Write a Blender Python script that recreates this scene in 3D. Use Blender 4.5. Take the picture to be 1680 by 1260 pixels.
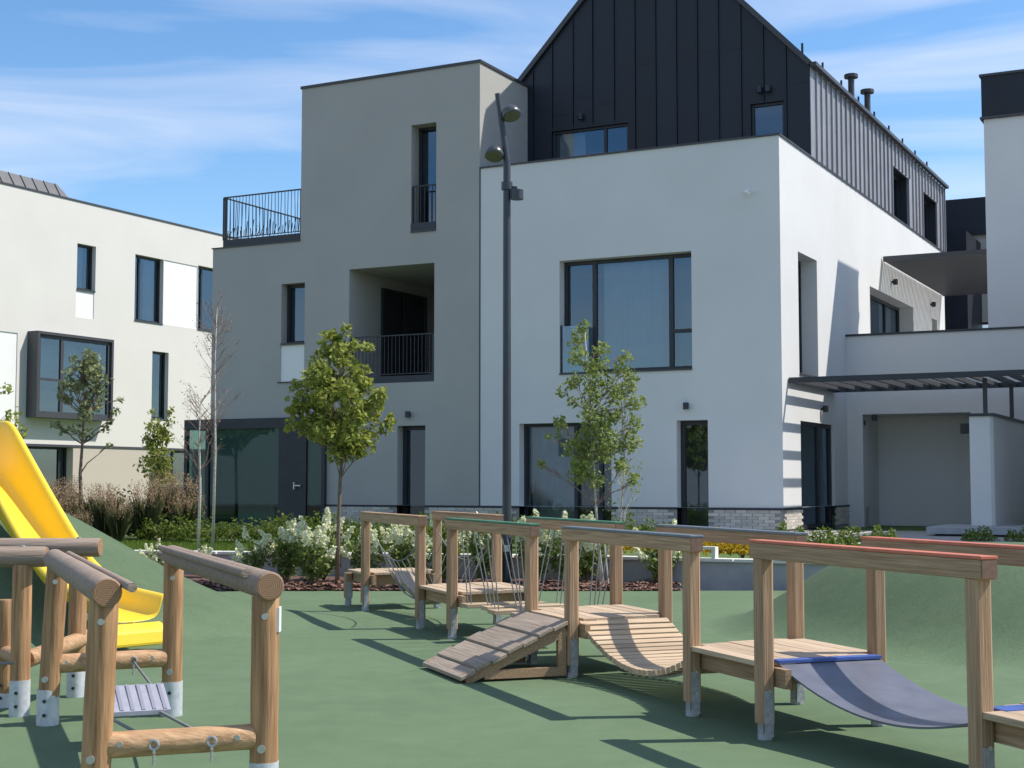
import bpy, math, random
from mathutils import Vector, Matrix
R = math.radians
random.seed(7)
sc = bpy.context.scene
for o in list(bpy.data.objects): bpy.data.objects.remove(o)
COL = sc.collection

# ------------------------------------------------------------------ camera, sky, sun, exposure
cam = bpy.data.cameras.new('camera'); co = bpy.data.objects.new('camera', cam); COL.objects.link(co)
cam.sensor_width = 36; cam.lens = 36*2382/1680; cam.clip_end = 2000; cam.clip_start = .05
co.location = (0, 0, 1.57); co.rotation_euler = (R(90+3.915), 0, 0); sc.camera = co
SUN_AZ = 6.0      # degrees from +X towards +Y
SUN_EL = 52.0
world = bpy.data.worlds.new('World'); sc.world = world; world.use_nodes = True
nt = world.node_tree; N = nt.nodes; Lk = nt.links; N.clear()
wo = N.new('ShaderNodeOutputWorld'); bg = N.new('ShaderNodeBackground'); Lk.new(bg.outputs[0], wo.inputs[0])
sky = N.new('ShaderNodeTexSky'); sky.sky_type = 'NISHITA'; sky.sun_disc = False
sky.sun_elevation = R(SUN_EL); sky.sun_rotation = R(90-SUN_AZ); sky.air_density = 1.0; sky.dust_density = .2; sky.ozone_density = 3.0
tc = N.new('ShaderNodeTexCoord'); mp = N.new('ShaderNodeMapping'); mp.inputs['Scale'].default_value = (1.5, 1.5, 13); mp.inputs['Location'].default_value = (.35, .2, .4); mp.inputs['Rotation'].default_value = (R(4), R(-5), 0)
Lk.new(tc.outputs['Generated'], mp.inputs[0])
n1 = N.new('ShaderNodeTexNoise'); n1.inputs['Scale'].default_value = 1.5; n1.inputs['Detail'].default_value = 8; n1.inputs['Roughness'].default_value = .5; n1.inputs['Distortion'].default_value = .9
Lk.new(mp.outputs[0], n1.inputs['Vector'])
cr = N.new('ShaderNodeValToRGB'); cr.color_ramp.elements[0].position = .37; cr.color_ramp.elements[0].color = (0, 0, 0, 1); cr.color_ramp.elements[1].position = .70; cr.color_ramp.elements[1].color = (.62, .62, .62, 1)
Lk.new(n1.outputs[0], cr.inputs[0])
mx = N.new('ShaderNodeMix'); mx.data_type = 'RGBA'; mx.inputs[7].default_value = (7.2, 7.6, 8.6, 1)
hs = N.new('ShaderNodeHueSaturation'); hs.inputs['Saturation'].default_value = 1.18; hs.inputs['Value'].default_value = 1.4; Lk.new(sky.outputs[0], hs.inputs['Color'])
Lk.new(cr.outputs[0], mx.inputs[0]); Lk.new(hs.outputs[0], mx.inputs[6]); Lk.new(mx.outputs[2], bg.inputs[0])
bg.inputs[1].default_value = .11
sun = bpy.data.lights.new('sun', 'SUN'); sun.energy = 4.8; sun.angle = R(.55); sun.color = (1, .95, .87)
so = bpy.data.objects.new('sun', sun); COL.objects.link(so)
sd = Vector((math.cos(R(SUN_AZ))*math.cos(R(SUN_EL)), math.sin(R(SUN_AZ))*math.cos(R(SUN_EL)), math.sin(R(SUN_EL))))
so.rotation_euler = sd.to_track_quat('Z', 'Y').to_euler(); so.location = (20, 0, 30)
sc.view_settings.view_transform = 'Standard'; sc.view_settings.look = 'None'; sc.view_settings.gamma = 1; sc.view_settings.use_curve_mapping = False
sc.view_settings.exposure = 0.24
sc.render.engine = 'CYCLES'; sc.cycles.max_bounces = 7; sc.cycles.transparent_max_bounces = 12

# ------------------------------------------------------------------ helpers
class MB:
    def __init__(s): s.v = []; s.f = []
    def quad(s, *p):
        n = len(s.v); s.v += [tuple(q) for q in p]; s.f.append(tuple(range(n, n+len(p)))); return s
    def box(s, x0, x1, y0, y1, z0, z1):
        n = len(s.v)
        s.v += [(x0,y0,z0),(x1,y0,z0),(x1,y1,z0),(x0,y1,z0),(x0,y0,z1),(x1,y0,z1),(x1,y1,z1),(x0,y1,z1)]
        for f in ((0,3,2,1),(4,5,6,7),(0,1,5,4),(1,2,6,5),(2,3,7,6),(3,0,4,7)): s.f.append(tuple(n+i for i in f))
        return s
    def hexa(s, b, t):
        n = len(s.v); s.v += [tuple(q) for q in b]+[tuple(q) for q in t]; k = len(b)
        s.f.append(tuple(n+i for i in range(k-1, -1, -1))); s.f.append(tuple(n+k+i for i in range(k)))
        for i in range(k): j = (i+1) % k; s.f.append((n+i, n+j, n+k+j, n+k+i))
        return s
    def bar(s, p, q, w, h, up=(0,0,1)):
        p = Vector(p); q = Vector(q); d = (q-p).normalized(); up = Vector(up)
        if abs(d.dot(up)) > .98: up = Vector((1,0,0))
        a = d.cross(up).normalized()*w/2; b = a.cross(d).normalized()*h/2
        return s.hexa([p-a-b, p+a-b, p+a+b, p-a+b], [q-a-b, q+a-b, q+a+b, q-a+b])
    def tube(s, pts, rs, n=8, cap=True):
        pts = [Vector(p) for p in pts]
        if not hasattr(rs, '__len__'): rs = [rs]*len(pts)
        base = len(s.v); prev = None
        for i, p in enumerate(pts):
            d = (pts[min(i+1, len(pts)-1)]-pts[max(i-1, 0)]).normalized()
            if prev is None:
                up = Vector((0,0,1)) if abs(d.z) < .9 else Vector((1,0,0))
                a = d.cross(up).normalized()
            else: a = (prev-d*prev.dot(d)).normalized()
            prev = a; b = d.cross(a)
            for k in range(n):
                t = 2*math.pi*k/n; s.v.append(tuple(p+(a*math.cos(t)+b*math.sin(t))*rs[i]))
        for i in range(len(pts)-1):
            for k in range(n):
                k2 = (k+1) % n; s.f.append((base+i*n+k, base+i*n+k2, base+(i+1)*n+k2, base+(i+1)*n+k))
        if cap:
            s.f.append(tuple(base+k for k in range(n-1, -1, -1))); m = base+(len(pts)-1)*n; s.f.append(tuple(m+k for k in range(n)))
        return s
    def build(s, name, mat, parent=None, smooth=False, bevel=0, auto=None):
        me = bpy.data.meshes.new(name); me.from_pydata(s.v, [], s.f); me.update()
        o = bpy.data.objects.new(name, me); COL.objects.link(o)
        if mat: me.materials.append(mat)
        if smooth:
            for p in me.polygons: p.use_smooth = True
            if auto: me.set_sharp_from_angle(angle=R(auto))
        if parent: o.parent = parent
        if bevel:
            m = o.modifiers.new('bevel', 'BEVEL'); m.width = bevel; m.segments = 2; m.limit_method = 'ANGLE'
        return o
def tag(o, label=None, cat=None, group=None, kind=None):
    if label: o['label'] = label
    if cat: o['category'] = cat
    if group: o['group'] = group
    if kind: o['kind'] = kind
    return o
def empty(name, loc=(0,0,0), rz=0, label=None, cat=None, group=None):
    o = bpy.data.objects.new(name, None); COL.objects.link(o); o.location = loc; o.rotation_euler.z = rz; o.empty_display_size = .2
    return tag(o, label, cat, group)
def inst(o, parent=None, loc=None, rot=None, scale=None):
    c = o.copy(); COL.objects.link(c); c.parent = parent
    if loc is not None: c.location = loc
    if rot is not None: c.rotation_euler = rot
    if scale is not None: c.scale = scale
    return c
def copy_thing(root, loc, rz, scale, label=None, group=None):
    r = inst(root, None, loc, (0, 0, rz), scale)
    for ch in [o for o in bpy.data.objects if o.parent == root]: inst(ch, r)
    if label: r['label'] = label
    if group: r['group'] = group
    return r

# ------------------------------------------------------------------ materials
def mat(name, col, rough=.6, var=.0, scale=8, bump=0, bscale=None, metal=0, spec=.5, col2=None, stretch=(1,1,1), objrand=0, detail=6):
    m = bpy.data.materials.new(name); m.use_nodes = True; nt = m.node_tree; n = nt.nodes; l = nt.links
    b = n['Principled BSDF']; b.inputs['Roughness'].default_value = rough; b.inputs['Metallic'].default_value = metal; b.inputs['Specular IOR Level'].default_value = spec
    c = (*col, 1); b.inputs['Base Color'].default_value = c
    if var or col2 or bump or objrand:
        t = n.new('ShaderNodeTexCoord'); mp = n.new('ShaderNodeMapping'); mp.inputs['Scale'].default_value = stretch; l.new(t.outputs['Object'], mp.inputs[0])
        src = mp.outputs[0]
        if objrand:
            oi = n.new('ShaderNodeObjectInfo'); ad = n.new('ShaderNodeVectorMath'); ad.operation = 'ADD'
            sv = n.new('ShaderNodeVectorMath'); sv.operation = 'SCALE'; sv.inputs[3].default_value = 37.0
            cx = n.new('ShaderNodeCombineXYZ'); 
            for i in range(3): l.new(oi.outputs['Random'], cx.inputs[i])
            l.new(cx.outputs[0], sv.inputs[0]); l.new(sv.outputs[0], ad.inputs[1]); l.new(src, ad.inputs[0]); src = ad.outputs[0]
        nz = n.new('ShaderNodeTexNoise'); nz.inputs['Scale'].default_value = scale; nz.inputs['Detail'].default_value = detail; nz.inputs['Roughness'].default_value = .6; l.new(src, nz.inputs['Vector'])
        c2 = col2 if col2 else tuple(x*(1-var) for x in col); c1 = col if col2 else tuple(min(1, x*(1+var)) for x in col)
        cr = n.new('ShaderNodeValToRGB'); cr.color_ramp.elements[0].position = .3; cr.color_ramp.elements[1].position = .7
        cr.color_ramp.elements[0].color = (*c2, 1); cr.color_ramp.elements[1].color = (*c1, 1); l.new(nz.outputs[0], cr.inputs[0])
        out = cr.outputs[0]
        if objrand:
            hv = n.new('ShaderNodeHueSaturation'); mr = n.new('ShaderNodeMapRange'); mr.inputs[3].default_value = 1-objrand; mr.inputs[4].default_value = 1+objrand
            l.new(oi.outputs['Random'], mr.inputs[0]); l.new(mr.outputs[0], hv.inputs['Value']); l.new(out, hv.inputs['Color']); out = hv.outputs[0]
        l.new(out, b.inputs['Base Color'])
        if bump:
            nb = n.new('ShaderNodeTexNoise'); nb.inputs['Scale'].default_value = bscale or scale; nb.inputs['Detail'].default_value = 4; l.new(src, nb.inputs['Vector'])
            bp = n.new('ShaderNodeBump'); bp.inputs['Strength'].default_value = bump; bp.inputs['Distance'].default_value = .01; l.new(nb.outputs[0], bp.inputs['Height']); l.new(bp.outputs[0], b.inputs['Normal'])
    return m
def leafmat(name, c1, c2, c3=None, trans=.35, scale=9):
    m = bpy.data.materials.new(name); m.use_nodes = True; nt = m.node_tree; n = nt.nodes; l = nt.links
    b = n['Principled BSDF']; b.inputs['Roughness'].default_value = .55; b.inputs['Specular IOR Level'].default_value = .3
    t = n.new('ShaderNodeTexCoord'); nz = n.new('ShaderNodeTexNoise'); nz.inputs['Scale'].default_value = scale; nz.inputs['Detail'].default_value = 5; nz.inputs['Roughness'].default_value = .7
    l.new(t.outputs['Object'], nz.inputs['Vector'])
    cr = n.new('ShaderNodeValToRGB'); e = cr.color_ramp.elements; e[0].position = .3; e[0].color = (*c1, 1); e[1].position = .62; e[1].color = (*c2, 1)
    if c3: x = e.new(.78); x.color = (*c3, 1)
    l.new(nz.outputs[0], cr.inputs[0]); l.new(cr.outputs[0], b.inputs['Base Color'])
    tr = n.new('ShaderNodeBsdfTranslucent'); l.new(cr.outputs[0], tr.inputs[0]); ms = n.new('ShaderNodeMixShader'); ms.inputs[0].default_value = trans
    l.new(b.outputs[0], ms.inputs[1]); l.new(tr.outputs[0], ms.inputs[2]); l.new(ms.outputs[0], n['Material Output'].inputs[0])
    return m
def glassmat(name, tint, refl, rtint=(1,1,1)):
    m = bpy.data.materials.new(name); m.use_nodes = True; nt = m.node_tree; n = nt.nodes; l = nt.links
    n.remove(n['Principled BSDF']); tb = n.new('ShaderNodeBsdfTransparent'); tb.inputs[0].default_value = (*tint, 1)
    g = n.new('ShaderNodeBsdfGlossy'); g.inputs['Roughness'].default_value = .015; g.inputs[0].default_value = (*rtint, 1)
    lw = n.new('ShaderNodeFresnel'); lw.inputs[0].default_value = 1.5
    mr = n.new('ShaderNodeMath'); mr.operation = 'MULTIPLY_ADD'; mr.inputs[1].default_value = 1.0; mr.inputs[2].default_value = refl; mr.use_clamp = True; l.new(lw.outputs[0], mr.inputs[0])
    nz = n.new('ShaderNodeTexNoise'); nz.inputs['Scale'].default_value = .9; bp = n.new('ShaderNodeBump'); bp.inputs['Strength'].default_value = .012; bp.inputs['Distance'].default_value = .03
    t = n.new('ShaderNodeTexCoord'); l.new(t.outputs['Object'], nz.inputs['Vector']); l.new(nz.outputs[0], bp.inputs['Height']); l.new(bp.outputs[0], g.inputs['Normal'])
    ms = n.new('ShaderNodeMixShader'); l.new(mr.outputs[0], ms.inputs[0]); l.new(tb.outputs[0], ms.inputs[1]); l.new(g.outputs[0], ms.inputs[2]); l.new(ms.outputs[0], n['Material Output'].inputs[0])
    return m
M = dict(
 white=mat('white_render', (.66,.66,.65), .92, .045, .45, .25, 90), grey=mat('grey_render', (.40,.39,.365), .9, .05, .6, .3, 90),
 lwhite=mat('warm_white_render', (.66,.635,.585), .9, .03, .5, .2, 60), panelw=mat('white_panel', (.80,.80,.78), .8, .02, 1),
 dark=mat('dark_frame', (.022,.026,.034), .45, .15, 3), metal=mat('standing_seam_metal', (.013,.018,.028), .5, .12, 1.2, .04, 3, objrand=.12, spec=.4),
 metal_sunlit=mat('standing_seam_metal_sunlit', (.30,.30,.32), .45, .1, 1.5, .05, 3, objrand=.07, metal=.2),  # same cladding as the gable front, sunlight painted in as paler grey
 roofm=mat('roof_metal', (.10,.10,.105), .45, .1, 2, metal=.3), coping=mat('coping_metal', (.05,.053,.06), .5),
 brick=mat('pale_brick', (.53,.49,.43), .85, .12, 30, .3, 60, objrand=.17), mortar=mat('mortar', (.30,.29,.27), .95, .1, 40),
 inner=mat('interior_wall', (.25,.24,.22), .9), innerd=mat('interior_dark', (.06,.06,.065), .9), curtain=mat('curtain', (.55,.58,.6), .9, .08, 3),
 glass=glassmat('window_glass', (.58,.64,.67), .11, (.62,.82,1)), glassg=glassmat('storefront_glass', (.42,.58,.55), .02, (.7,.95,.98)),
 concrete=mat('concrete', (.34,.34,.345), .9, .12, 3, .3, 40), cope=mat('pale_coping_stone', (.62,.60,.55), .85, .08, 8, .2, 50),
 rubber=None, earth=mat('earth', (.14,.12,.09), .95, .2, 3), mulch=mat('bark_mulch', (.16,.085,.06), .95, 0, 22, .9, 40, col2=(.05,.025,.018)), lawn=mat('lawn', (.10,.17,.035), .9, 0, 25, .6, 60, col2=(.055,.10,.02)),
 paving=mat('paving', (.33,.32,.30), .9, .1, 2), steel=mat('galvanised_steel', (.58,.60,.63), .5, .16, 25, .1, 40, metal=.25), bolt=mat('bolt_steel', (.55,.55,.55), .35, metal=.8),
 rope=mat('rope', (.22,.22,.21), .85, .15, 60), pole=mat('lamp_pole_paint', (.035,.042,.055), .4, .1, 4), lens=mat('lamp_lens', (.10,.105,.075), .2), lampcap=mat('lamp_cap', (.10,.10,.10), .3, metal=.5),
 yellow=mat('yellow_plastic', (.88,.60,.04), .33, .02, 5, .03, 20), sticker=mat('white_sticker', (.8,.8,.78), .6), bark=mat('tree_bark', (.16,.12,.085), .9, .25, 25, .5, 60),
 birch=mat('birch_bark', (.62,.58,.52), .85, 0, 14, .3, 30, col2=(.32,.28,.24), stretch=(1,1,4)), twig=mat('twig', (.23,.16,.13), .9, .2, 20),
 matr=mat('rubber_mat', (.125,.13,.16), .42, .2, 4, .1, 60), matb=mat('blue_band', (.05,.10,.33), .55, .15, 9),
 paintg=mat('green_paint', (.05,.17,.10), .6, .15, 12), paintb=mat('grey_blue_paint', (.13,.16,.19), .5, .15, 12), paintr=mat('red_paint', (.52,.15,.09), .6, .15, 12), slatm=mat('canopy_slat', (.055,.058,.066), .5),
)
WOOD1 = (.50,.33,.20); WOOD2 = (.25,.145,.075)
M['wx'] = mat('deck_wood', (.60,.46,.325), .8, 0, 9, .5, 16, col2=(.36,.25,.155), stretch=(.25,9,9), objrand=.13)
M['wy'] = mat('slat_wood', (.60,.46,.31), .8, 0, 9, .5, 16, col2=(.38,.26,.155), stretch=(9,.25,9), objrand=.13)
M['wz'] = mat('post_wood', WOOD1, .8, 0, 9, .55, 16, col2=WOOD2, stretch=(9,9,.22), objrand=.12)
M['wb'] = mat('beam_wood', WOOD1, .8, 0, 9, .55, 16, col2=WOOD2, stretch=(.22,9,9), objrand=.12)
M['wd'] = mat('plank_grey_wood', (.42,.34,.265), .85, 0, 9, .55, 16, col2=(.22,.165,.12), stretch=(.25,9,9), objrand=.16)
M['lz'] = mat('log_wood', (.52,.30,.145), .7, 0, 6, .5, 12, col2=(.215,.105,.045), stretch=(6,6,.35), objrand=.1)
M['lx'] = mat('log_wood_rail', (.56,.345,.185), .7, 0, 6, .5, 12, col2=(.28,.15,.07), stretch=(.35,6,6), objrand=.1)
M['lg'] = mat('log_wood_weathered', (.36,.275,.215), .85, 0, 6, .5, 14, col2=(.21,.15,.11), stretch=(.3,6,6), objrand=.08)
M['stepm'] = mat('grey_step_plate', (.33,.33,.39), .6, .1, 20)
M['gripm'] = mat('grip_strip', (.25,.25,.30), .6)
M['endr'] = mat('beam_end_stain', (.20,.12,.08), .8, .2, 30)
M['steeld'] = mat('dull_steel', (.40,.41,.43), .55, .3, 18, .15, 40, metal=.3)
def ringmat():
    m = bpy.data.materials.new('log_end_grain'); m.use_nodes = True; n = m.node_tree.nodes; l = m.node_tree.links; b = n['Principled BSDF']; b.inputs['Roughness'].default_value = .9
    t = n.new('ShaderNodeTexCoord'); sb = n.new('ShaderNodeVectorMath'); sb.operation = 'SUBTRACT'; sb.inputs[1].default_value = (.47,.5,.53); l.new(t.outputs['Generated'], sb.inputs[0])
    mu = n.new('ShaderNodeVectorMath'); mu.operation = 'MULTIPLY'; mu.inputs[1].default_value = (.8,.5,1); l.new(sb.outputs[0], mu.inputs[0]); ln = n.new('ShaderNodeVectorMath'); ln.operation = 'LENGTH'; l.new(mu.outputs[0], ln.inputs[0])
    nz = n.new('ShaderNodeTexNoise'); nz.inputs['Scale'].default_value = 5; l.new(t.outputs['Generated'], nz.inputs['Vector']); ad = n.new('ShaderNodeMath'); ad.operation = 'MULTIPLY_ADD'; ad.inputs[1].default_value = .10; l.new(nz.outputs[0], ad.inputs[0]); l.new(ln.outputs['Value'], ad.inputs[2])
    sc_ = n.new('ShaderNodeMath'); sc_.operation = 'MULTIPLY'; sc_.inputs[1].default_value = 95; l.new(ad.outputs[0], sc_.inputs[0]); si = n.new('ShaderNodeMath'); si.operation = 'SINE'; l.new(sc_.outputs[0], si.inputs[0])
    mr = n.new('ShaderNodeMapRange'); mr.inputs[1].default_value = -1; l.new(si.outputs[0], mr.inputs[0]); cr = n.new('ShaderNodeValToRGB'); cr.color_ramp.elements[0].color = (.20,.105,.055,1); cr.color_ramp.elements[1].color = (.40,.24,.135,1); l.new(mr.outputs[0], cr.inputs[0]); l.new(cr.outputs[0], b.inputs['Base Color'])
    return m
M['lend'] = ringmat()
M['maple'] = leafmat('maple_leaf', (.14,.19,.03), (.38,.41,.09), (.55,.38,.09), .45)
M['birchleaf'] = leafmat('birch_leaf', (.14,.19,.04), (.34,.40,.12), None, .45)
M['olive'] = leafmat('olive_leaf', (.14,.17,.075), (.30,.33,.16), None, .3)
M['shrub'] = leafmat('shrub_leaf', (.06,.11,.018), (.18,.23,.035), (.28,.27,.05), .4)
M['dkshrub'] = leafmat('dark_shrub_leaf', (.022,.045,.014), (.06,.09,.03), None, .3)
M['hyleaf'] = leafmat('hydrangea_leaf', (.08,.13,.03), (.24,.31,.08), None, .4)
M['hyflower'] = leafmat('hydrangea_flower', (.62,.66,.38), (.90,.89,.68), None, .25)
M['yshrub'] = leafmat('golden_leaf', (.28,.22,.012), (.58,.38,.015), None, .35)
M['grassb'] = leafmat('ornamental_grass_blade', (.05,.07,.025), (.15,.16,.065), None, .3)
M['plume'] = leafmat('grass_plume', (.30,.19,.11), (.46,.33,.2), None, .35)
M['lawnb'] = leafmat('lawn_blade', (.07,.13,.015), (.17,.24,.035), None, .35)
M['chips'] = leafmat('bark_chip', (.10,.05,.035), (.30,.17,.13), (.42,.30,.25), .0, 30)
M['redtwig'] = leafmat('dry_leaf', (.22,.11,.07), (.36,.24,.16), None, .3)
def rubbermat(name, k):
    m = bpy.data.materials.new(name); m.use_nodes = True; nt = m.node_tree; n = nt.nodes; l = nt.links; b = n['Principled BSDF']; b.inputs['Roughness'].default_value = .88; b.inputs['Specular IOR Level'].default_value = .25
    t = n.new('ShaderNodeTexCoord'); a = n.new('ShaderNodeTexNoise'); a.inputs['Scale'].default_value = .75; a.inputs['Distortion'].default_value = .8; a.inputs['Detail'].default_value = 9; a.inputs['Roughness'].default_value = .6
    f = n.new('ShaderNodeTexNoise'); f.inputs['Scale'].default_value = 160; f.inputs['Detail'].default_value = 2
    l.new(t.outputs['Object'], a.inputs['Vector']); l.new(t.outputs['Object'], f.inputs['Vector'])
    c1 = n.new('ShaderNodeValToRGB'); c1.color_ramp.elements[0].position = .3; c1.color_ramp.elements[1].position = .72; c1.color_ramp.elements[0].color = (.092,.147,.078,1); c1.color_ramp.elements[1].color = (.140,.198,.108,1)
    c2 = n.new('ShaderNodeValToRGB'); c2.color_ramp.elements[0].position = .35; c2.color_ramp.elements[1].position = .65; c2.color_ramp.elements[0].color = (.6,.6,.6,1); c2.color_ramp.elements[1].color = (1.3,1.3,1.3,1)
    g = n.new('ShaderNodeTexNoise'); g.inputs['Scale'].default_value = 4.5; g.inputs['Detail'].default_value = 8; g.inputs['Roughness'].default_value = .7; l.new(t.outputs['Object'], g.inputs['Vector'])
    am = n.new('ShaderNodeMath'); am.operation = 'MULTIPLY_ADD'; am.inputs[1].default_value = .55; l.new(g.outputs[0], am.inputs[0]); am2 = n.new('ShaderNodeMath'); am2.operation = 'MULTIPLY'; am2.inputs[1].default_value = .5; l.new(a.outputs[0], am2.inputs[0]); l.new(am2.outputs[0], am.inputs[2])
    l.new(am.outputs[0], c1.inputs[0]); l.new(f.outputs[0], c2.inputs[0])
    mx = n.new('ShaderNodeMix'); mx.data_type = 'RGBA'; mx.blend_type = 'MULTIPLY'; mx.inputs[0].default_value = 1; l.new(c1.outputs[0], mx.inputs[6]); l.new(c2.outputs[0], mx.inputs[7]); 
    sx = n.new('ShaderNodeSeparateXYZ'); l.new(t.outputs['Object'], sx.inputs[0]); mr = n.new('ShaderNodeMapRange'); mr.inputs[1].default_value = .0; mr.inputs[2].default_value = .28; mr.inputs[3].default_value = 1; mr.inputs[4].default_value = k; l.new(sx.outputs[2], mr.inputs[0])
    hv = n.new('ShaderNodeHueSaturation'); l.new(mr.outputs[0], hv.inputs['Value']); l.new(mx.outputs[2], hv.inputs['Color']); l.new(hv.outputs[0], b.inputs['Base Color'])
    bp = n.new('ShaderNodeBump'); bp.inputs['Strength'].default_value = .25; bp.inputs['Distance'].default_value = .004; l.new(f.outputs[0], bp.inputs['Height']); l.new(bp.outputs[0], b.inputs['Normal'])
    return m
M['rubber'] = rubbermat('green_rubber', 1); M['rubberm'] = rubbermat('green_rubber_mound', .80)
def brickmat():
    m = bpy.data.materials.new('far_cream_brick'); m.use_nodes = True; n = m.node_tree.nodes; l = m.node_tree.links; b = n['Principled BSDF']; b.inputs['Roughness'].default_value = .9
    t = n.new('ShaderNodeTexCoord'); mp = n.new('ShaderNodeMapping'); mp.inputs['Rotation'].default_value = (R(90), 0, R(90)); l.new(t.outputs['Object'], mp.inputs[0])
    k = n.new('ShaderNodeTexBrick'); k.inputs['Scale'].default_value = 4; k.inputs['Mortar Size'].default_value = .012; k.inputs['Color1'].default_value = (.66,.57,.45,1); k.inputs['Color2'].default_value = (.72,.63,.50,1); k.inputs['Mortar'].default_value = (.5,.44,.37,1)
    l.new(mp.outputs[0], k.inputs['Vector']); l.new(k.outputs[0], b.inputs['Base Color']); return m
M['fbrick'] = brickmat()

# ------------------------------------------------------------------ ground
def gauss(x, y, cx, cy, rx, ry, h, p=0):
    q = math.sqrt(((x-cx)/rx)**2+((y-cy)/ry)**2); q = max(0, (q-p)/(1-p))
    return h*(.5+.5*math.cos(math.pi*min(q, 1)))
def gz(x, y):
    return gauss(x, y, -6.9, 16.6, 4.8, 4.0, 1.75)+gauss(x, y, 5.7, 15.7, 3.65, 3.7, .86, .42)
m = MB(); m.quad((-600,-600,-.25),(600,-600,-.25),(600,900,-.25),(-600,900,-.25)); tag(m.build('terrain', M['earth']), kind='structure')
m = MB(); nx, ny = 190, 160; X0, X1, Y0, Y1 = -15, 16, -12, 21.45
for j in range(ny+1):
    for i in range(nx+1):
        x = X0+(X1-X0)*i/nx; y = Y0+(Y1-Y0)*j/ny; m.v.append((x, y, 0))
for j in range(ny):
    for i in range(nx): a = j*(nx+1)+i; m.f.append((a, a+1, a+nx+2, a+nx+1))
tag(m.build('rubber_ground', M['rubber'], smooth=True), kind='structure')
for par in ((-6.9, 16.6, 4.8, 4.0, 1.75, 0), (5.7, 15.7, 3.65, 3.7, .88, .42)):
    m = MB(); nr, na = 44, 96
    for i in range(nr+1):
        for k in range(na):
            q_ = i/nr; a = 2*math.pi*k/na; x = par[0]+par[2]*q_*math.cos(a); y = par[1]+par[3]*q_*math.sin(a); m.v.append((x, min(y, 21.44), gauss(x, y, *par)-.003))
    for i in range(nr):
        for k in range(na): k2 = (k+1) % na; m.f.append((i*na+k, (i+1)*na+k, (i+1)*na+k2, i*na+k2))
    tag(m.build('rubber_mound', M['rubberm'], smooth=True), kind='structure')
WALLP = [(-13, 26.6), (-7.2, 25.0), (-2.6, 24.0), (1.4, 23.0), (4.4, 21.55), (7.5, 20.1), (13, 17.5)]
m = MB()
for (a, b) in zip(WALLP, WALLP[1:]): m.quad((a[0], 18, .012), (b[0], 18, .012), (b[0], b[1], .035), (a[0], a[1], .035))
# bed strip only where it shows in front of the wall
m.v = []; m.f = []
bed = [(-9, 21.44), (-4, 21.44), (-2, 21.40), (.6, 21.40), (1.6, 21.40), (2.4, 21.44)]
back = [(-9, 25.5), (-4, 24.35), (-2, 23.9), (.6, 23.25), (1.6, 22.95), (2.4, 22.55)]
def lump(x, y): return .05+.035*math.sin(x*9.1+y*3)*math.sin(y*7.7-x*2)
for k in range(40):
    for j in range(10):
        P4 = []
        for (kk, jj) in ((k, j), (k+1, j), (k+1, j+1), (k, j+1)):
            t = kk/40*11.4-9; 
            def lerp(pl):
                for a, b in zip(pl, pl[1:]):
                    if t <= b[0]+1e-6: return a[1]+(b[1]-a[1])*(t-a[0])/(b[0]-a[0])
                return pl[-1][1]
            y0 = lerp(bed); y1 = lerp(back); y = y0+(y1-y0)*jj/10
            P4.append((t, y, .012 if jj == 0 else lump(t, y)))
        m.quad(*P4)
tag(m.build('mulch_bed', M['mulch'], smooth=True), kind='structure')
# raised ground behind the low wall
m = MB()
for a, b in zip(WALLP, WALLP[1:]): m.quad((a[0], a[1]+.1, .36), (b[0], b[1]+.1, .36), (b[0], 31, .50), (a[0], 33, .52))
m.quad((-13,33,.52),(7.5,31,.50),(13,31,.5),(13,70,.52),(-40,90,.52),(-40,26,.45))
m.v += []; tag(m.build('lawn', M['lawn'], smooth=False), kind='structure')
# low retaining wall with a pale coping, one piece per run
rw = empty('retaining_wall', (0, 23, 0), 0, 'low grey concrete retaining wall with pale coping behind the playground', 'wall')
for a, b in zip(WALLP, WALLP[1:]):
    o = MB().bar((a[0], a[1]-23+.06, .12), (b[0], b[1]-23+.06, .12), .2, .52).build('wall_panel', M['concrete'], rw)
    L = math.hypot(b[0]-a[0], b[1]-a[1]); k = max(1, round(L/1.2))
    for i in range(k):
        p = [a[j]+(b[j]-a[j])*(i/k) for j in (0, 1)]; q = [a[j]+(b[j]-a[j])*((i+1)/k-.006) for j in (0, 1)]
        MB().bar((p[0], p[1]-23+.06, .408), (q[0], q[1]-23+.06, .408), .3, .05).build('coping_stone', M['cope'], rw, bevel=.008)
m = MB(); m.quad((1.5,27.5,.512),(12,21.9,.512),(16,30,.52),(3.4,34,.52)); tag(m.build('paving', M['paving']), kind='structure')

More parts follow.
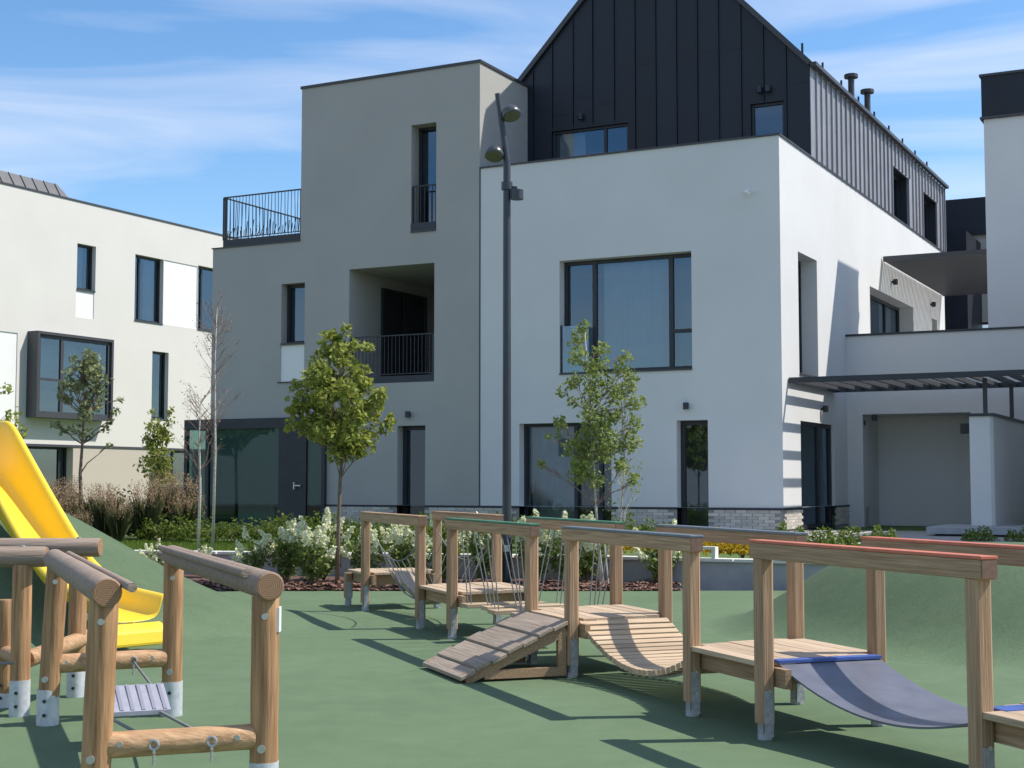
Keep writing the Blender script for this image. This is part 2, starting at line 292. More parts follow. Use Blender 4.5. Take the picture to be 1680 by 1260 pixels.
# ------------------------------------------------------------------ main building (local frame: x along the front, y into the depth)
TH = R(27.35); CX, CY = 5.7818, 31.0178
def EB(u, v, z=0): return (CX+u*math.cos(TH)+v*math.sin(TH), CY-u*math.sin(TH)+v*math.cos(TH), z)
front = lambda pl: (lambda a, d, z: (a, pl+d, z))
side = lambda pl: (lambda a, d, z: (pl-d, a, z))
def fbox(mb, F, a0, a1, d0, d1, z0, z1):
    mb.hexa([F(a0,d0,z0), F(a1,d0,z0), F(a1,d1,z0), F(a0,d1,z0)], [F(a0,d0,z1), F(a1,d0,z1), F(a1,d1,z1), F(a0,d1,z1)]); return mb
def wall(F, a0, a1, z0, z1, holes, depth=.3, topfn=None):
    """front sheet with openings and their reveals"""
    m = MB(); A = sorted({a0, a1}|{h[0] for h in holes}|{h[1] for h in holes}); Z = sorted({z0, z1}|{h[2] for h in holes}|{h[3] for h in holes})
    A = [a for a in A if a0 <= a <= a1]; Z = [z for z in Z if z0 <= z <= z1]
    inh = lambda a, z: any(h[0] < a < h[1] and h[2] < z < h[3] for h in holes)
    for p, q in zip(A, A[1:]):
        for r, t in zip(Z, Z[1:]):
            if not inh((p+q)/2, (r+t)/2): m.quad(F(p,0,r), F(q,0,r), F(q,0,t), F(p,0,t))
    for h in holes:
        d = h[4] if len(h) > 4 else depth; p, q, r, t = h[:4]
        m.quad(F(p,0,r), F(p,d,r), F(p,d,t), F(p,0,t)); m.quad(F(q,0,r), F(q,0,t), F(q,d,t), F(q,d,r))
        m.quad(F(p,0,t), F(p,d,t), F(q,d,t), F(q,0,t)); m.quad(F(p,0,r), F(q,0,r), F(q,d,r), F(p,d,r))
    return m
def window(par, F, a0, a1, z0, z1, d=.2, fw=.06, mull=(), trans=(), glass='glass', name='window', curtain=None, room=True, sill=True, frame='dark'):
    """frame with mullions and one pane per light; a dark room behind"""
    w = MB(); T = .06
    fbox(w, F, a0, a0+fw, d-.02, d+T, z0, z1); fbox(w, F, a1-fw, a1, d-.02, d+T, z0, z1); fbox(w, F, a0+fw, a1-fw, d-.02, d+T, z1-fw, z1); fbox(w, F, a0+fw, a1-fw, d-.02, d+T, z0, z0+fw)
    wo = w.build(name, M[frame], par)
    A = [a0+fw*.5]+sorted(mull)+[a1-fw*.5]
    for a in mull: fbox(MB(), F, a-fw*.6, a+fw*.6, d-.015, d+T+.002, z0+fw, z1-fw).build('mullion', M[frame], wo)
    for i, (p, q) in enumerate(zip(A, A[1:])):
        zs = [z0+fw*.5]+[t for (k, t) in trans if k == i]+[z1-fw*.5]
        for (k, t) in trans:
            if k == i: fbox(MB(), F, p+.01, q-.01, d-.012, d+T, t-.04, t+.04).build('transom', M[frame], wo)
        for r, s in zip(zs, zs[1:]):
            g = MB(); g.quad(F(p,d+.03,r), F(q,d+.03,r), F(q,d+.03,s), F(p,d+.03,s)); g.build('pane', M[glass], wo)
    if sill: fbox(MB(), F, a0-.0, a1+.0, -.035, d+.01, z0-.03, z0+.006).build('sill', M['coping'], wo)
    if room:
        r = MB(); e = .35; D = d+2.6
        P = lambda a, dd, z: F(a, dd, z)
        A0, A1, Z0, Z1 = a0-e, a1+e, z0-.25, z1+.12; d0 = d+.07
        r.quad(P(A0,D,Z0),P(A1,D,Z0),P(A1,D,Z1),P(A0,D,Z1)); r.quad(P(A0,d0,Z0),P(A0,D,Z0),P(A0,D,Z1),P(A0,d0,Z1)); r.quad(P(A1,d0,Z0),P(A1,D,Z0),P(A1,D,Z1),P(A1,d0,Z1)); r.quad(P(A0,d0,Z0),P(A1,d0,Z0),P(A1,D,Z0),P(A0,D,Z0)); r.quad(P(A0,d0,Z1),P(A1,d0,Z1),P(A1,D,Z1),P(A0,D,Z1))
        r.build('room', M['inner'], wo)
    if curtain:
        p, q = curtain; c = MB(); k = int((q-p)/.06)
        for i in range(k):
            x0 = p+(q-p)*i/k; x1 = p+(q-p)*(i+1)/k; e0 = .03*math.sin(i*1.3); e1 = .03*math.sin((i+1)*1.3)
            c.quad(F(x0,d+.2+e0,z0+.05), F(x1,d+.2+e1,z0+.05), F(x1,d+.2+e1,z1), F(x0,d+.2+e0,z1))
        c.build('curtain', M['curtain'], wo, smooth=True)
    return wo
def wall_lamp(par, F, a, z):
    o = MB().tube([F(a,-.02,z-.06), F(a,-.02,z-.06)], .01)
    p = Vector(F(a,-.10,z-.075)); q = Vector(F(a,-.10,z+.075)); mb = MB().tube([p, q], .065, 14); fbox(mb, F, a-.03, a+.03, -.06, 0.01, z-.03, z+.03); return mb.build('wall_lamp', M['dark'], par, smooth=True, auto=40)
def railing(par, P0, P1, z0, z1, gap=.1, name='railing', fancy=False, base=0):
    """rails along P0-P1 (local x,y), one baluster each"""
    P0 = Vector((*P0, 0)); P1 = Vector((*P1, 0)); L = (P1-P0).length; d = (P1-P0)/L; Z = Vector((0,0,1))
    w = MB().bar(P0+Z*z1, P1+Z*z1, .045, .03).bar(P0+Z*(z0+.05), P1+Z*(z0+.05), .035, .02)
    if base: w.bar(P0+Z*(z0-base/2), P1+Z*(z0-base/2), .05, base)
    for p in (P0, P1): w.bar(p+Z*z0, p+Z*z1, .045, .045)
    ro = w.build(name, M['dark'], par); k = int(L/gap)
    for i in range(1, k):
        p = P0+d*(L*i/k); b = MB()
        if fancy:
            j = random.uniform(-.05, .05); b.bar(p+Z*(z0+.06)+d*j, p+Z*z1, .012, .012)
            t = random.uniform(.2, .5); b.bar(p+Z*(z0+.06)-d*j, p+Z*(z0+t)+d*.05, .014, .014)
        else: b.bar(p+Z*(z0+.05), p+Z*z1, .014, .014)
        b.build('baluster', M['dark'], ro)
    return ro

B = empty('apartment_building', (CX, CY, 0), -TH, 'white and grey rendered apartment building with black gabled metal top floor', 'building')
F0 = front(0); S0 = side(0)
ZB = .45
# white block, front and right side
hw = [(-5.27,-2.03,4.1,6.72,.32), (-6.32,-3.98,.62,2.96,.3), (-2.41,-1.68,.55,2.96,.3)]
wall(F0, -7.36, 0, 1.04, 9.1, [h if h[2] > 1 else (h[0],h[1],1.04,h[3],h[4]) for h in hw]).build('wall', M['white'], B)
o = wall(S0, 0, 18.2, 1.04, 9.1, [(1.33,2.88,4.02,6.75,.42), (1.36,4.18,1.04,2.96,.1), (8.0,13.35,4.9,6.78,.45), (16.1,16.9,4.9,6.75,.3)]).build('wall', M['white'], B); o['label'] = 'white sunlit side wall'
m = MB(); m.quad((-7.36,0,9.02),(0,0,9.02),(0,2.55,9.02),(-7.36,2.55,9.02)); m.quad((-12.7,18.2,.4),(0,18.2,.4),(0,18.2,11.3),(-12.7,18.2,11.3)); m.build('roof_terrace', M['coping'], B)
c = MB(); c.box(-7.36,.03,-.03,.27,9.1,9.14); c.box(-.27,.03,.27,18.2,9.1,9.14); c.build('parapet_coping', M['coping'], B)
m = MB(); m.box(-7.385,-7.355,-.012,.05,1.0,9.15); m.build('downpipe', M['coping'], B)
# grey block
hg = [(-9.3,-8.59,7.73,10.38,.4), (-11.1,-8.63,4.03,6.92,4.2), (-13.18,-12.45,5.14,6.68,.3), (-9.66,-8.87,1.04,2.97,.3), (-13.2,-12.45,4.16,5.09,.035)]
lo = wall(F0, -15.42, -7.38, 1.04, 7.75, [h for h in hg if h[2] < 7 and h[2] > 0]); lo.build('wall', M['grey'], B)
up = wall(F0, -12.6, -7.38, 7.75, 11.7, [h for h in hg if h[2] > 7])
up.quad((-7.38,0,9.1),(-7.38,2.55,9.1),(-7.38,2.55,11.7),(-7.38,0,11.7)); up.quad((-12.6,0,7.75),(-12.6,9,7.75),(-12.6,9,11.7),(-12.6,0,11.7))
up.quad((-12.6,9,7.75),(-8.15,9,7.75),(-8.15,9,11.7),(-12.6,9,11.7)); up.quad((-12.6,0,11.62),(-7.38,0,11.62),(-7.38,2.55,11.62),(-12.6,2.55,11.62)); up.quad((-12.6,2.55,11.62),(-8.15,2.55,11.62),(-8.15,9,11.62),(-12.6,9,11.62))
up.build('wall', M['grey'], B)
m = MB(); m.quad((-15.42,0,.45),(-15.42,0,7.75),(-15.42,12,7.75),(-15.42,12,.45)); m.quad((-15.42,0,7.7),(-12.6,0,7.7),(-12.6,12,7.7),(-15.42,12,7.7)); m.build('wall', M['grey'], B)
MB().quad((-13.2,.033,4.16),(-12.45,.033,4.16),(-12.45,.033,5.09),(-13.2,.033,5.09)).build('infill_panel', M['panelw'], B)
MB().box(-13.26,-12.43,-.03,.03,4.13,4.16).build('sill', M['coping'], B)
c = MB(); c.box(-12.63,-7.35,-.03,.24,11.7,11.77); c.box(-7.6,-7.35,.24,2.5,11.7,11.77); c.box(-12.63,-12.4,.24,9,11.7,11.77); c.build('parapet_coping', M['coping'], B)
MB().box(-12.78,-12.6,.25,1.1,7.76,10.6).build('wall_pier', M['grey'], B)
window(B, F0, -9.3,-8.59,7.73,10.38, .38, .07, name='window')
railing(B, (-9.28,.05), (-8.61,.05), 7.75, 8.85, .11)
MB().box(-9.3,-8.6,-.02,.1,7.735,7.93).build('sill_panel', M['dark'], B)
window(B, F0, -13.18,-12.45,5.14,6.68, .27, .08, curtain=None)
window(B, F0, -9.66,-8.87,.55,2.97, .28, .1, name='french_window', sill=False)
# loggia
LG = side(-11.1)
lg = MB(); lg.quad((-11.1,4.2,4.03),(-8.63,4.2,4.03),(-8.63,4.2,6.92),(-11.1,4.2,6.92)); lg.build('loggia_back_wall', M['grey'], B)
fr = window(B, lambda a, d, z: (-11.1+.03-d, a, z), 1.47, 3.7, 4.05, 6.63, -.02, .09, mull=(2.6,), name='balcony_door', room=False, sill=False)
MB().quad((-11.08,1.5,4.1),(-11.08,3.66,4.1),(-11.08,3.66,6.6),(-11.08,1.5,6.6)).build('blind', M['innerd'], B)
railing(B, (-11.05,.06), (-8.68,.06), 4.2, 5.2, .105)
MB().box(-11.09,-8.64,.02,.12,4.035,4.2).build('balcony_edge', M['dark'], B)
# terrace and its railing
railing(B, (-15.15,.1), (-12.66,.1), 7.98, 9.12, .1, 'railing', True, .2)
railing(B, (-15.15,6.0), (-15.15,.2), 7.98, 9.12, .16, 'railing', True, .2)
c = MB(); c.box(-15.45,-12.6,-.03,.06,7.75,7.78); c.build('parapet_coping', M['coping'], B)
# big window
window(B, F0, -5.27,-2.03,4.1,6.72, .28, .085, mull=(-4.5,-2.62), trans=((2, 4.98),), curtain=(-4.35,-2.75))
fr = MB(); fr.box(-5.26,-4.56,.05,.075,4.12,5.2); fr.build('balustrade_panel', M['glass'], B)
MB().box(-5.265,-5.23,.03,.1,4.12,5.22).build('balustrade_post', M['dark'], B)
window(B, F0, -6.32,-3.98,.62,2.96, .27, .075, mull=(-4.98,-4.35), curtain=(-6.2,-5.05))
window(B, F0, -2.41,-1.68,.55,2.96, .27, .1, name='door')
window(B, S0, 1.33,2.88,4.02,6.75, .4, .08, mull=(2.3,))
window(B, S0, 1.36,4.18,.55,2.96, .09, .09, mull=(3.1,), name='door', sill=False)
window(B, S0, 8.0,13.35,4.9,6.78, .43, .09, mull=(9.8,11.6), curtain=(11.7,13.2))
window(B, S0, 16.1,16.9,4.9,6.75, .28, .08)
for a, z in ((-2.15,3.27), (-9.31,3.24)): wall_lamp(B, F0, a, z)
for a, z in ((3.1,3.3), (10.6,7.2), (15.9,7.15)): wall_lamp(B, S0, a, z)
# camera and small vent on the front
cm = MB().tube([(-.72,-.02,7.93),(-.72,-.14,7.9)], .05, 10); cm.tube([(-.72,-.14,7.9),(-.62,-.22,7.84)], .035, 10); cm.build('security_camera', M['panelw'], B, smooth=True, auto=40)
# plinth: dark line, mortar bed and real bricks
segs = [(-11.74,-9.66), (-8.87,-6.32), (-3.98,-2.41), (-1.68,0.0)]; PLN = {}
for a, b in segs: PLN[a] = MB().quad((a,-.004,.42),(b,-.004,.42),(b,-.004,1.02),(a,-.004,1.02)).build('brick_plinth', M['mortar'], B)
for a, b in ((0,1.36), (4.18,5.43)): PLN['s%g' % a] = MB().quad((.004,a,.42),(.004,b,.42),(.004,b,1.02),(.004,a,1.02)).build('brick_plinth', M['mortar'], B)
for a, b in segs: MB().box(a, b+(.03 if b == 0 else 0), -.035, .01, 1.0, 1.045).build('plinth_trim', M['dark'], B)
for a, b in ((0,1.36), (4.18,5.43)): MB().box(-.01, .035, a+(.011 if a == 0 else 0), b, 1.0, 1.045).build('plinth_trim', M['dark'], B)
bk = MB().box(-.119,.119,-.018,.02,-.032,.032); b0 = None
for course in range(6):
    z = .62+course*.068
    for a, b in segs:
        pl = PLN[a]; x = a+.124+(.125 if course % 2 else 0)
        while x < b-.1:
            if b0 is None: b0 = bk.build('brick', M['brick'], pl, bevel=0); b0.location = (x, -.012, z)
            else: inst(b0, pl, (x, -.012+random.uniform(-.003,.003), z))
            x += .25
    for a, b in ((0,1.36), (4.18,5.43)):
        pl = PLN['s%g' % a]; y = a+.124+(.125 if course % 2 else 0)
        while y < b-.1: inst(b0, pl, (.012, y, z), (0,0,R(90))); y += .25
# glazed ground floor corner, sticking out to the left
gl = MB(); gl.box(-16.2,-11.74,-.12,3.0,2.98,3.24); gl.build('fascia', M['dark'], B)
for x in (-16.16,-15.45,-11.78): MB().box(x-.05,x+.05,-.1,0,.45,2.98).build('glazing_post', M['dark'], B)
MB().box(-16.2,-12.35,-.08,-.02,.45,.55).build('glazing_rail', M['dark'], B)
for x0, x1 in ((-16.11,-15.5),(-15.4,-14.2),(-14.2,-13.15),(-12.3,-11.83)):
    MB().quad((x0,-.05,.5),(x1,-.05,.5),(x1,-.05,2.98),(x0,-.05,2.98)).build('shop_pane', M['glassg'], B)
d_ = MB().box(-13.15,-12.3,-.09,-.03,.5,2.98).build('door', M['dark'], B); d_['label'] = 'dark entrance door of the glazed corner'
h = MB(); h.box(-12.62,-12.42,-.16,-.13,1.5,1.53); h.box(-12.64,-12.61,-.16,-.09,1.42,1.6); h.build('handle', M['bolt'], d_)
r = MB(); r.quad((-15.4,3,.45),(-11.74,3,.45),(-11.74,3,3),(-15.4,3,3)); r.quad((-11.76,-.05,.45),(-11.76,3,.45),(-11.76,3,3),(-11.76,-.05,3)); r.quad((-16.2,-.1,.51),(-11.74,-.1,.51),(-11.74,3,.51),(-16.2,3,.51)); r.build('lobby_wall', M['inner'], B)
MB().quad((-16.17,0,.5),(-16.17,3,.5),(-16.17,3,2.98),(-16.17,0,2.98)).build('shop_pane', M['glassg'], B)
c = MB(); 
for i in range(24):
    x0 = -14.95+i*.05; c.quad((x0,.6+.03*math.sin(i),.52),(x0+.05,.6+.03*math.sin(i+1),.52),(x0+.05,.6+.03*math.sin(i+1),2.9),(x0,.6+.03*math.sin(i),2.9))
c.build('curtain', M['curtain'], B, smooth=True)
# gabled top floor: one panel per strip
GV = 2.55; EZ = 11.32; SL = 1.05; GU0 = -8.1; AP = -4.05
zt = lambda u: EZ+SL*min(u-GU0, -u)
gw = [(-6.7,-4.6,9.72,10.48), (-1.45,-.64,9.72,10.55)]
gab = MB(); gab.quad((GU0,GV+.08,9.0),(0-.05,GV+.08,9.0),(-.05,GV+.08,EZ),(AP,GV+.08,zt(AP)),(GU0,GV+.08,EZ)); gab = MB()
gl_ = empty('gable', (0,0,0)); gl_.parent = B
gable = MB()
cells = sorted({GU0, 0, AP}|{g[0] for g in gw}|{g[1] for g in gw})
for a, b in zip(cells, cells[1:]):
    for g in gw+[None]:
        if g and g[0] <= (a+b)/2 <= g[1]:
            gable.quad((a,GV+.05,g[3]),(b,GV+.05,g[3]),(b,GV+.05,zt(b)),(a,GV+.05,zt(a))); gable.quad((a,GV+.05,9.0),(b,GV+.05,9.0),(b,GV+.05,g[2]),(a,GV+.05,g[2])); break
        if g is None: gable.quad((a,GV+.05,9.0),(b,GV+.05,9.0),(b,GV+.05,zt(b)),(a,GV+.05,zt(a)))
bpy.data.objects.remove(gl_)
gable = gable.build('gable_wall', M['dark'], B)
seams = [-8.1,-7.6,-7.2,-6.66,-6.08,-5.54,-4.95,-4.39,-3.84,-3.3,-2.76,-2.22,-1.66,-1.11,-.56,0.0]
for a, b in zip(seams, seams[1:]):
    m = MB(); cs = sorted({a+.006, b-.006}|{x for g in gw for x in g[:2] if a < x < b}|({AP} if a < AP < b else set()))
    def pris(p, q, z0, f):
        m.hexa([(p,GV,z0),(q,GV,z0),(q,GV+.05,z0),(p,GV+.05,z0)], [(p,GV,f(p)),(q,GV,f(q)),(q,GV+.05,f(q)),(p,GV+.05,f(p))])
    for p, q in zip(cs, cs[1:]):
        hit = [g for g in gw if g[0] <= (p+q)/2 <= g[1]]
        if hit: pris(p, q, hit[0][3], zt); pris(p, q, 9.02, lambda u: hit[0][2])
        else: pris(p, q, 9.02, zt)
    m.box(b-.02, b-.004, GV-.035, GV+.01, (10.6 if any(g[0] < b < g[1] for g in gw) else 9.02), zt(b)-.02)
    zs = random.uniform(10.7, 12.0); 
    if zs < zt((a+b)/2)-.6 and random.random() < .45: m.box(a+.02, b-.03, GV-.006, GV, zs, zs+.03)
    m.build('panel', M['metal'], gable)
G0 = front(GV)
window(B, G0, -6.7,-4.6,9.72,10.48, .1, .06, mull=(-5.25,), curtain=(-6.6,-5.9), room=True)
window(B, G0, -1.45,-.64,9.72,10.55, .1, .06)
for a, z in ((-5.85,10.75), (-1.0,10.85), (-1.2,10.85)): wall_lamp(B, G0, a, z)
# roof slopes with seams, side wall of the top floor
rf = MB(); RO = .06
def slope(y0, y1, sgn, off, lo=True):
    u0 = 0 if sgn > 0 else GU0
    return [(u0+sgn*.04, y0, EZ-.04*SL+off), (AP, y0, zt(AP)+off), (AP, y1, zt(AP)+off), (u0+sgn*.04, y1, EZ-.04*SL+off)]
for sgn in (1, -1):
    rf.hexa(slope(GV-.05, 18.5, sgn, 0), slope(GV-.05, 18.5, sgn, RO))
rf = rf.build('roof', M['roofm'], B)
for k in range(28):
    y = GV+.3+k*.57; MB().hexa(slope(y, y+.025, 1, RO), slope(y, y+.025, 1, RO+.035)).build('roof_seam', M['roofm'], rf)
for x0, x1, s in ((-.02, AP, 1), (GU0+.02, AP, -1)):
    MB().bar((x0+s*.03, GV-.07, EZ+.02), (x1, GV-.07, zt(AP)+.04), .05, .12, (0,0,1)).build('verge', M['coping'], rf)
MB().bar((.1, GV-.05, EZ+.0), (.1, 18.5, EZ+.0), .12, .09).build('gutter', M['coping'], rf)
for k in range(9): MB().bar((-.35, GV+.6+k*1.8, EZ+.45), (-.35, GV+.6+k*1.8, EZ+.72), .03, .05).build('snow_guard', M['dark'], rf)
for (u, v) in ((-1.2,11.2), (-1.0,12.3)):
    z = zt(u); MB().tube([(u,v,z-.1),(u,v,z+.75)], .09, 10).tube([(u,v,z+.75),(u,v,z+.85)], .2, 10).build('roof_vent', M['coping'], rf, smooth=True, auto=40)
sw = MB(); SW = side(0)
sh = [(11.0,13.0,9.14,10.6), (14.9,17.25,9.14,10.6)]
sw = wall(side(-.05), GV+.05, 18.5, 9.02, EZ, [(*h, .3) for h in sh]).build('side_cladding', M['dark'], B)
y = GV
while y < 18.4:
    b = min(y+.46, 18.5); m = MB()
    hit = [h for h in sh if h[0] < y+.23 < h[1]]
    z0 = hit[0][3] if hit else 9.1
    fbox(m, side(0), y+.006, b-.006, 0, .05, z0, EZ-.02); fbox(m, side(0), b-.05, b-.006, -.045, .01, z0, EZ-.03); m.build('panel', M['metal_sunlit'], sw); y += .46
for h in sh: window(B, side(0), *h, .3, .07, mull=((h[0]+h[1])/2,), sill=False)
MB().box(-3.2,-.06,18.2,18.5,.4,11.3).build('end_wall', M['metal'], B)

# ------------------------------------------------------------------ link wing, right tower, far building
LW = empty('link_building', EB(2, 6), -TH, 'low white terrace wing with recessed garage bay joining the right tower', 'building')
lw = (lambda F: F)(lambda a, d, z: (a-2, 5.43-6+d, z))
w_ = wall(lw, 0.0, 10.5, .4, 5.2, [(.38,2.95,.4,3.26,1.6)]); w_.build('wall', M['white'], LW)
fbox(MB(), lw, .38, 2.95, 1.6, 1.65, .4, 3.3).build('garage_back_wall', M['white'], LW)
c = MB(); fbox(c, lw, 0.002, 10.5, -.04, .25, 5.2, 5.25); c.build('parapet_coping', M['dark'], LW)
m = MB(); fbox(m, lw, 0, 10.5, .25, 13, 4.85, 4.9); m.build('terrace_floor', M['paving'], LW)
fbox(MB(), lw, .38, .42, .1, .16, 3.0, 3.12).build('spotlight', M['dark'], LW)
fbox(MB(), lw, .395, .43, .2, .3, .4, 1.0).build('plinth_trim', M['mortar'], LW)
o = wall_lamp(LW, lw, .7, 3.17)
MB().box(2.68-2,2.9-2,5.6-6,5.66-6,2.75,3.0).build('vent_grille', M['dark'], LW)
fbox(MB(), lambda a, d, z: (a-2, d-6, z), 6.4, 10.5, -1.0, 5.42, .4, 7.6).build('unseen_shade_wing', M['white'], LW)  # unseen block, added to keep the sun off the screen wall
RT = empty('stair_tower', EB(3.3, 7), -TH, 'tall white rendered tower with black parapet at right edge', 'building')
rt = lambda a, d, z: (a-3.3, 6.9-7+d, z)
t = MB(); fbox(t, rt, 3.17, 9.5, 0, 1.9, 4.9, 10.62); t.build('wall', M['white'], RT)
t = MB(); fbox(t, rt, 3.13, 9.55, -.04, 1.95, 10.62, 11.75); t = t.build('parapet_cladding', M['metal'], RT)
for z in (10.62, 11.7): fbox(MB(), rt, 3.09, 9.6, -.08, 2.0, z, z+.06).build('parapet_trim', M['coping'], t)
FB = empty('far_house', EB(1, 26), -TH, 'distant grey house with dark flat roof glimpsed between the tower and the long wall', 'building')
fb = lambda a, d, z: (a-1, d, z)
m = wall(fb, -6, 9, .4, 10.9, [(.9,1.5,8.6,9.6,.2),(-.4,.5,5.2,7.6,.2),(1.1,2.2,5.2,7.4,.2)]); m.build('wall', M['grey'], FB)
fbox(MB(), fb, -6, 9, -.2, 6, 10.9, 12.3).build('roof', M['metal'], FB)
fbox(MB(), fb, -3, -.1, -3, 0, .4, 10.6).build('dark_bay', M['metal'], FB)
for h in ((.9,1.5,8.6,9.6),(-.4,.5,5.2,7.6),(1.1,2.2,5.2,7.4)): window(FB, fb, *h, .15, .08, room=False)

# upper slatted canopy over the terrace, lower slatted canopy over the entrance
UC = empty('terrace_canopy', EB(1.6, 13, 7.6), -TH, 'dark slatted canopy high over the terrace between wall and tower', 'canopy')
f = MB(); 
for v in (9.46, 17.7): f.box(-1.56,1.9,v-13-.05,v-13+.05,.02,.16)
f.box(1.8,1.9,-3.5,4.65,.021,.159); f.build('frame', M['slatm'], UC)
sl0 = None
for k in range(46):
    y = 9.6+k*.176-13
    if sl0 is None: sl0 = MB().box(-1.56,1.8,-.055,.055,0,.06).build('slat', M['slatm'], UC); sl0.location = (0,y,.04)
    else: inst(sl0, UC, (0,y,.04))
LC = empty('entrance_canopy', EB(3, 2.3, 3.8), -TH, 'thin dark slatted canopy over the side entrance, on short posts', 'canopy')
f = MB(); f.box(-2.98,6.0,.46-2.3-.03,.46-2.3+.03,-.06,.06); f.box(-2.98,6.0,4.2-2.3-.03,4.2-2.3+.03,-.06,.06); f.box(-2.98,-2.92,-1.81,1.87,-.055,.055); f.build('frame', M['dark'], LC)
sl0 = None
for k in range(22):
    x = -2.72+k*.39
    if sl0 is None: sl0 = MB().box(-.035,.035,-1.81,1.87,-.05,.05).build('slat', M['slatm'], LC); sl0.location = (x,0,0)
    else: inst(sl0, LC, (x,0,0))
for (u, v) in ((4.02,1.0), (4.25,3.0), (7.5,1.0)): MB().box(u-3-.04,u-3+.04,v-2.3-.04,v-2.3+.04,(-.8 if u < 7 else -3.4),-.05).build('post', M['dark'], LC)
SWL = empty('screen_wall', EB(3.9, 2.5), -TH, 'freestanding white wall end with dark sloping coping under the entrance canopy', 'wall')
m = MB(); pts = []
m.hexa([(-.21,-1.5,.55),(.2,-1.5,.55),(.26,-1.44,.55),(.26,2.9,.55),(-.21,2.9,.55)], [(-.21,-1.5,2.96),(.2,-1.5,2.96),(.26,-1.44,2.96),(.26,2.9,2.96),(-.21,2.9,2.96)]); m.build('wall', M['white'], SWL)
MB().box(-.26,.3,-1.55,2.9,2.96,3.02).build('coping', M['dark'], SWL)
ST = empty('stone_ledge', EB(4.6, .2), -TH, 'grey stone ledge above dark planting at the right edge', 'step')
MB().box(-1.55,4.5,-.6,1.8,.56,.7).build('top_slab', M['concrete'], ST, bevel=.01); MB().box(-1.4,4.5,-.45,1.7,.4,.56).build('base', M['dark'], ST)

# ------------------------------------------------------------------ left building (front faces right)
LU = -29
LB = empty('left_apartment_block', EB(LU, 12), -TH, 'cream rendered three storey apartment block lit by the sun at left', 'building')
lf = lambda a, d, z: (-d, a-12, z)
hl = [(9.05,10.0,8.63,10.3,.22), (12.11,13.72,7.79,10.33,.22), (15.8,17.4,7.79,10.39,.22), (13.16,14.1,4.07,6.69,.22), (9.03,9.95,7.6,8.6,.03), (13.75,15.77,7.79,10.33,.03), (2,6.3,3.1,6.75,.03)]
wall(lf, 0, 24, 2.95, 11.82, hl).build('wall', M['lwhite'], LB)
for h in hl[4:]: MB().quad(*[lf(a,.028,z) for a, z in ((h[0],h[2]),(h[1],h[2]),(h[1],h[3]),(h[0],h[3]))]).build('infill_panel', M['panelw'], LB)
c = MB(); fbox(c, lf, 0, 24, -.03, .3, 11.82, 11.88); fbox(c, lf, 0, 24, .3, 9, 11.6, 11.64); c.build('parapet_coping', M['coping'], LB)
fbox(MB(), lf, 0, 24, -.02, .3, 2.86, 2.95).build('floor_line', M['coping'], LB)
gh = [(5.3,9.05,.5,2.86,.35), (13.1,16.5,.5,2.86,.35)]
wall(lf, 0, 24, .3, 2.86, [(h[0],h[1],.3,*h[3:]) for h in gh]).build('ground_floor_wall', M['fbrick'], LB)
for k, h in enumerate(hl[:4]): window(LB, lf, *h[:4], .2, .08, mull=((h[0]+.45,) if h[1]-h[0] > 1.2 else ()), sill=True, curtain=((h[0]+.1,h[1]-.3) if k == 0 else (h[0]+.9,h[1]-.1) if k == 1 else None))
for h in gh: window(LB, lf, *h[:4], .33, .08, mull=((h[0]+h[1])/2, h[1]-.35), sill=False)
m = MB()
for a_ in (0, 24): m.quad(lf(a_,0,.3), lf(a_,9,.3), lf(a_,9,11.82), lf(a_,0,11.82))
m.quad(lf(0,9,.3), lf(24,9,.3), lf(24,9,11.82), lf(0,9,11.82)); m.build('rear_wall', M['lwhite'], LB)
# box bay window
by = (6.75,10.5,3.86,6.86); bm = MB()
fbox(bm, lf, by[0], by[0]+.1, -.5, .05, by[2], by[3]); fbox(bm, lf, by[1]-.1, by[1], -.5, .05, by[2], by[3]); fbox(bm, lf, by[0]+.1, by[1]-.1, -.5, .05, by[3]-.1, by[3]); fbox(bm, lf, by[0]+.1, by[1]-.1, -.5, .05, by[2], by[2]+.1)
bm.build('bay_surround', M['coping'], LB)
window(LB, lf, by[0]+.1, by[1]-.1, by[2]+.1, by[3]-.1, -.4, .12, mull=(8.0,), trans=((0,5.2),), room=False, sill=False, name='bay_window', frame='coping')
fbox(MB(), lf, by[0]+.1, by[1]-.1, .0, .03, by[2]+.1, by[3]-.1).build('bay_interior', M['innerd'], LB)
# metal penthouse on its roof
ph = MB(); ph.hexa([lf(-2,.32,11.66),lf(9.35,.32,11.66),lf(9.35,5,11.66),lf(-2,5,11.66)], [lf(-2,.85,12.5),lf(8.85,.85,12.5),lf(8.85,5,12.5),lf(-2,5,12.5)]); ph = ph.build('penthouse', M['roofm'], LB)
for k in range(18): a = 8.7-k*.55; MB().bar(lf(a,.31,11.68), lf(a,.84,12.5), .03, .05).build('seam', M['roofm'], ph)
fbox(MB(), lf, 11.3, 11.7, 1.5, 1.9, 11.6, 12.05).build('roof_vent', M['coping'], LB)

# block of houses behind the viewer, seen only in the window reflections
OB = empty('opposite_block', (-62, -14, -.2), R(-55), 'white apartment block opposite, seen only as a reflection in the windows', 'building')
ob = lambda a, d, z: (a, -d, z)
oh = [(x, x+1.1, z, z+1.3, .25) for x in range(-26, 27, 13) for z in (3.9,)]
wall(ob, -30, 30, 0, 6.6, oh).build('wall', M['concrete'], OB)
for i, h in enumerate(oh): MB().quad(*[ob(a,.24,z) for a, z in ((h[0],h[2]),(h[1],h[2]),(h[1],h[3]),(h[0],h[3]))]).build('window', M['dark'], OB)
m = MB(); fbox(m, ob, -30, 30, -.1, 10, 6.6, 6.9); m.build('roof', M['coping'], OB)

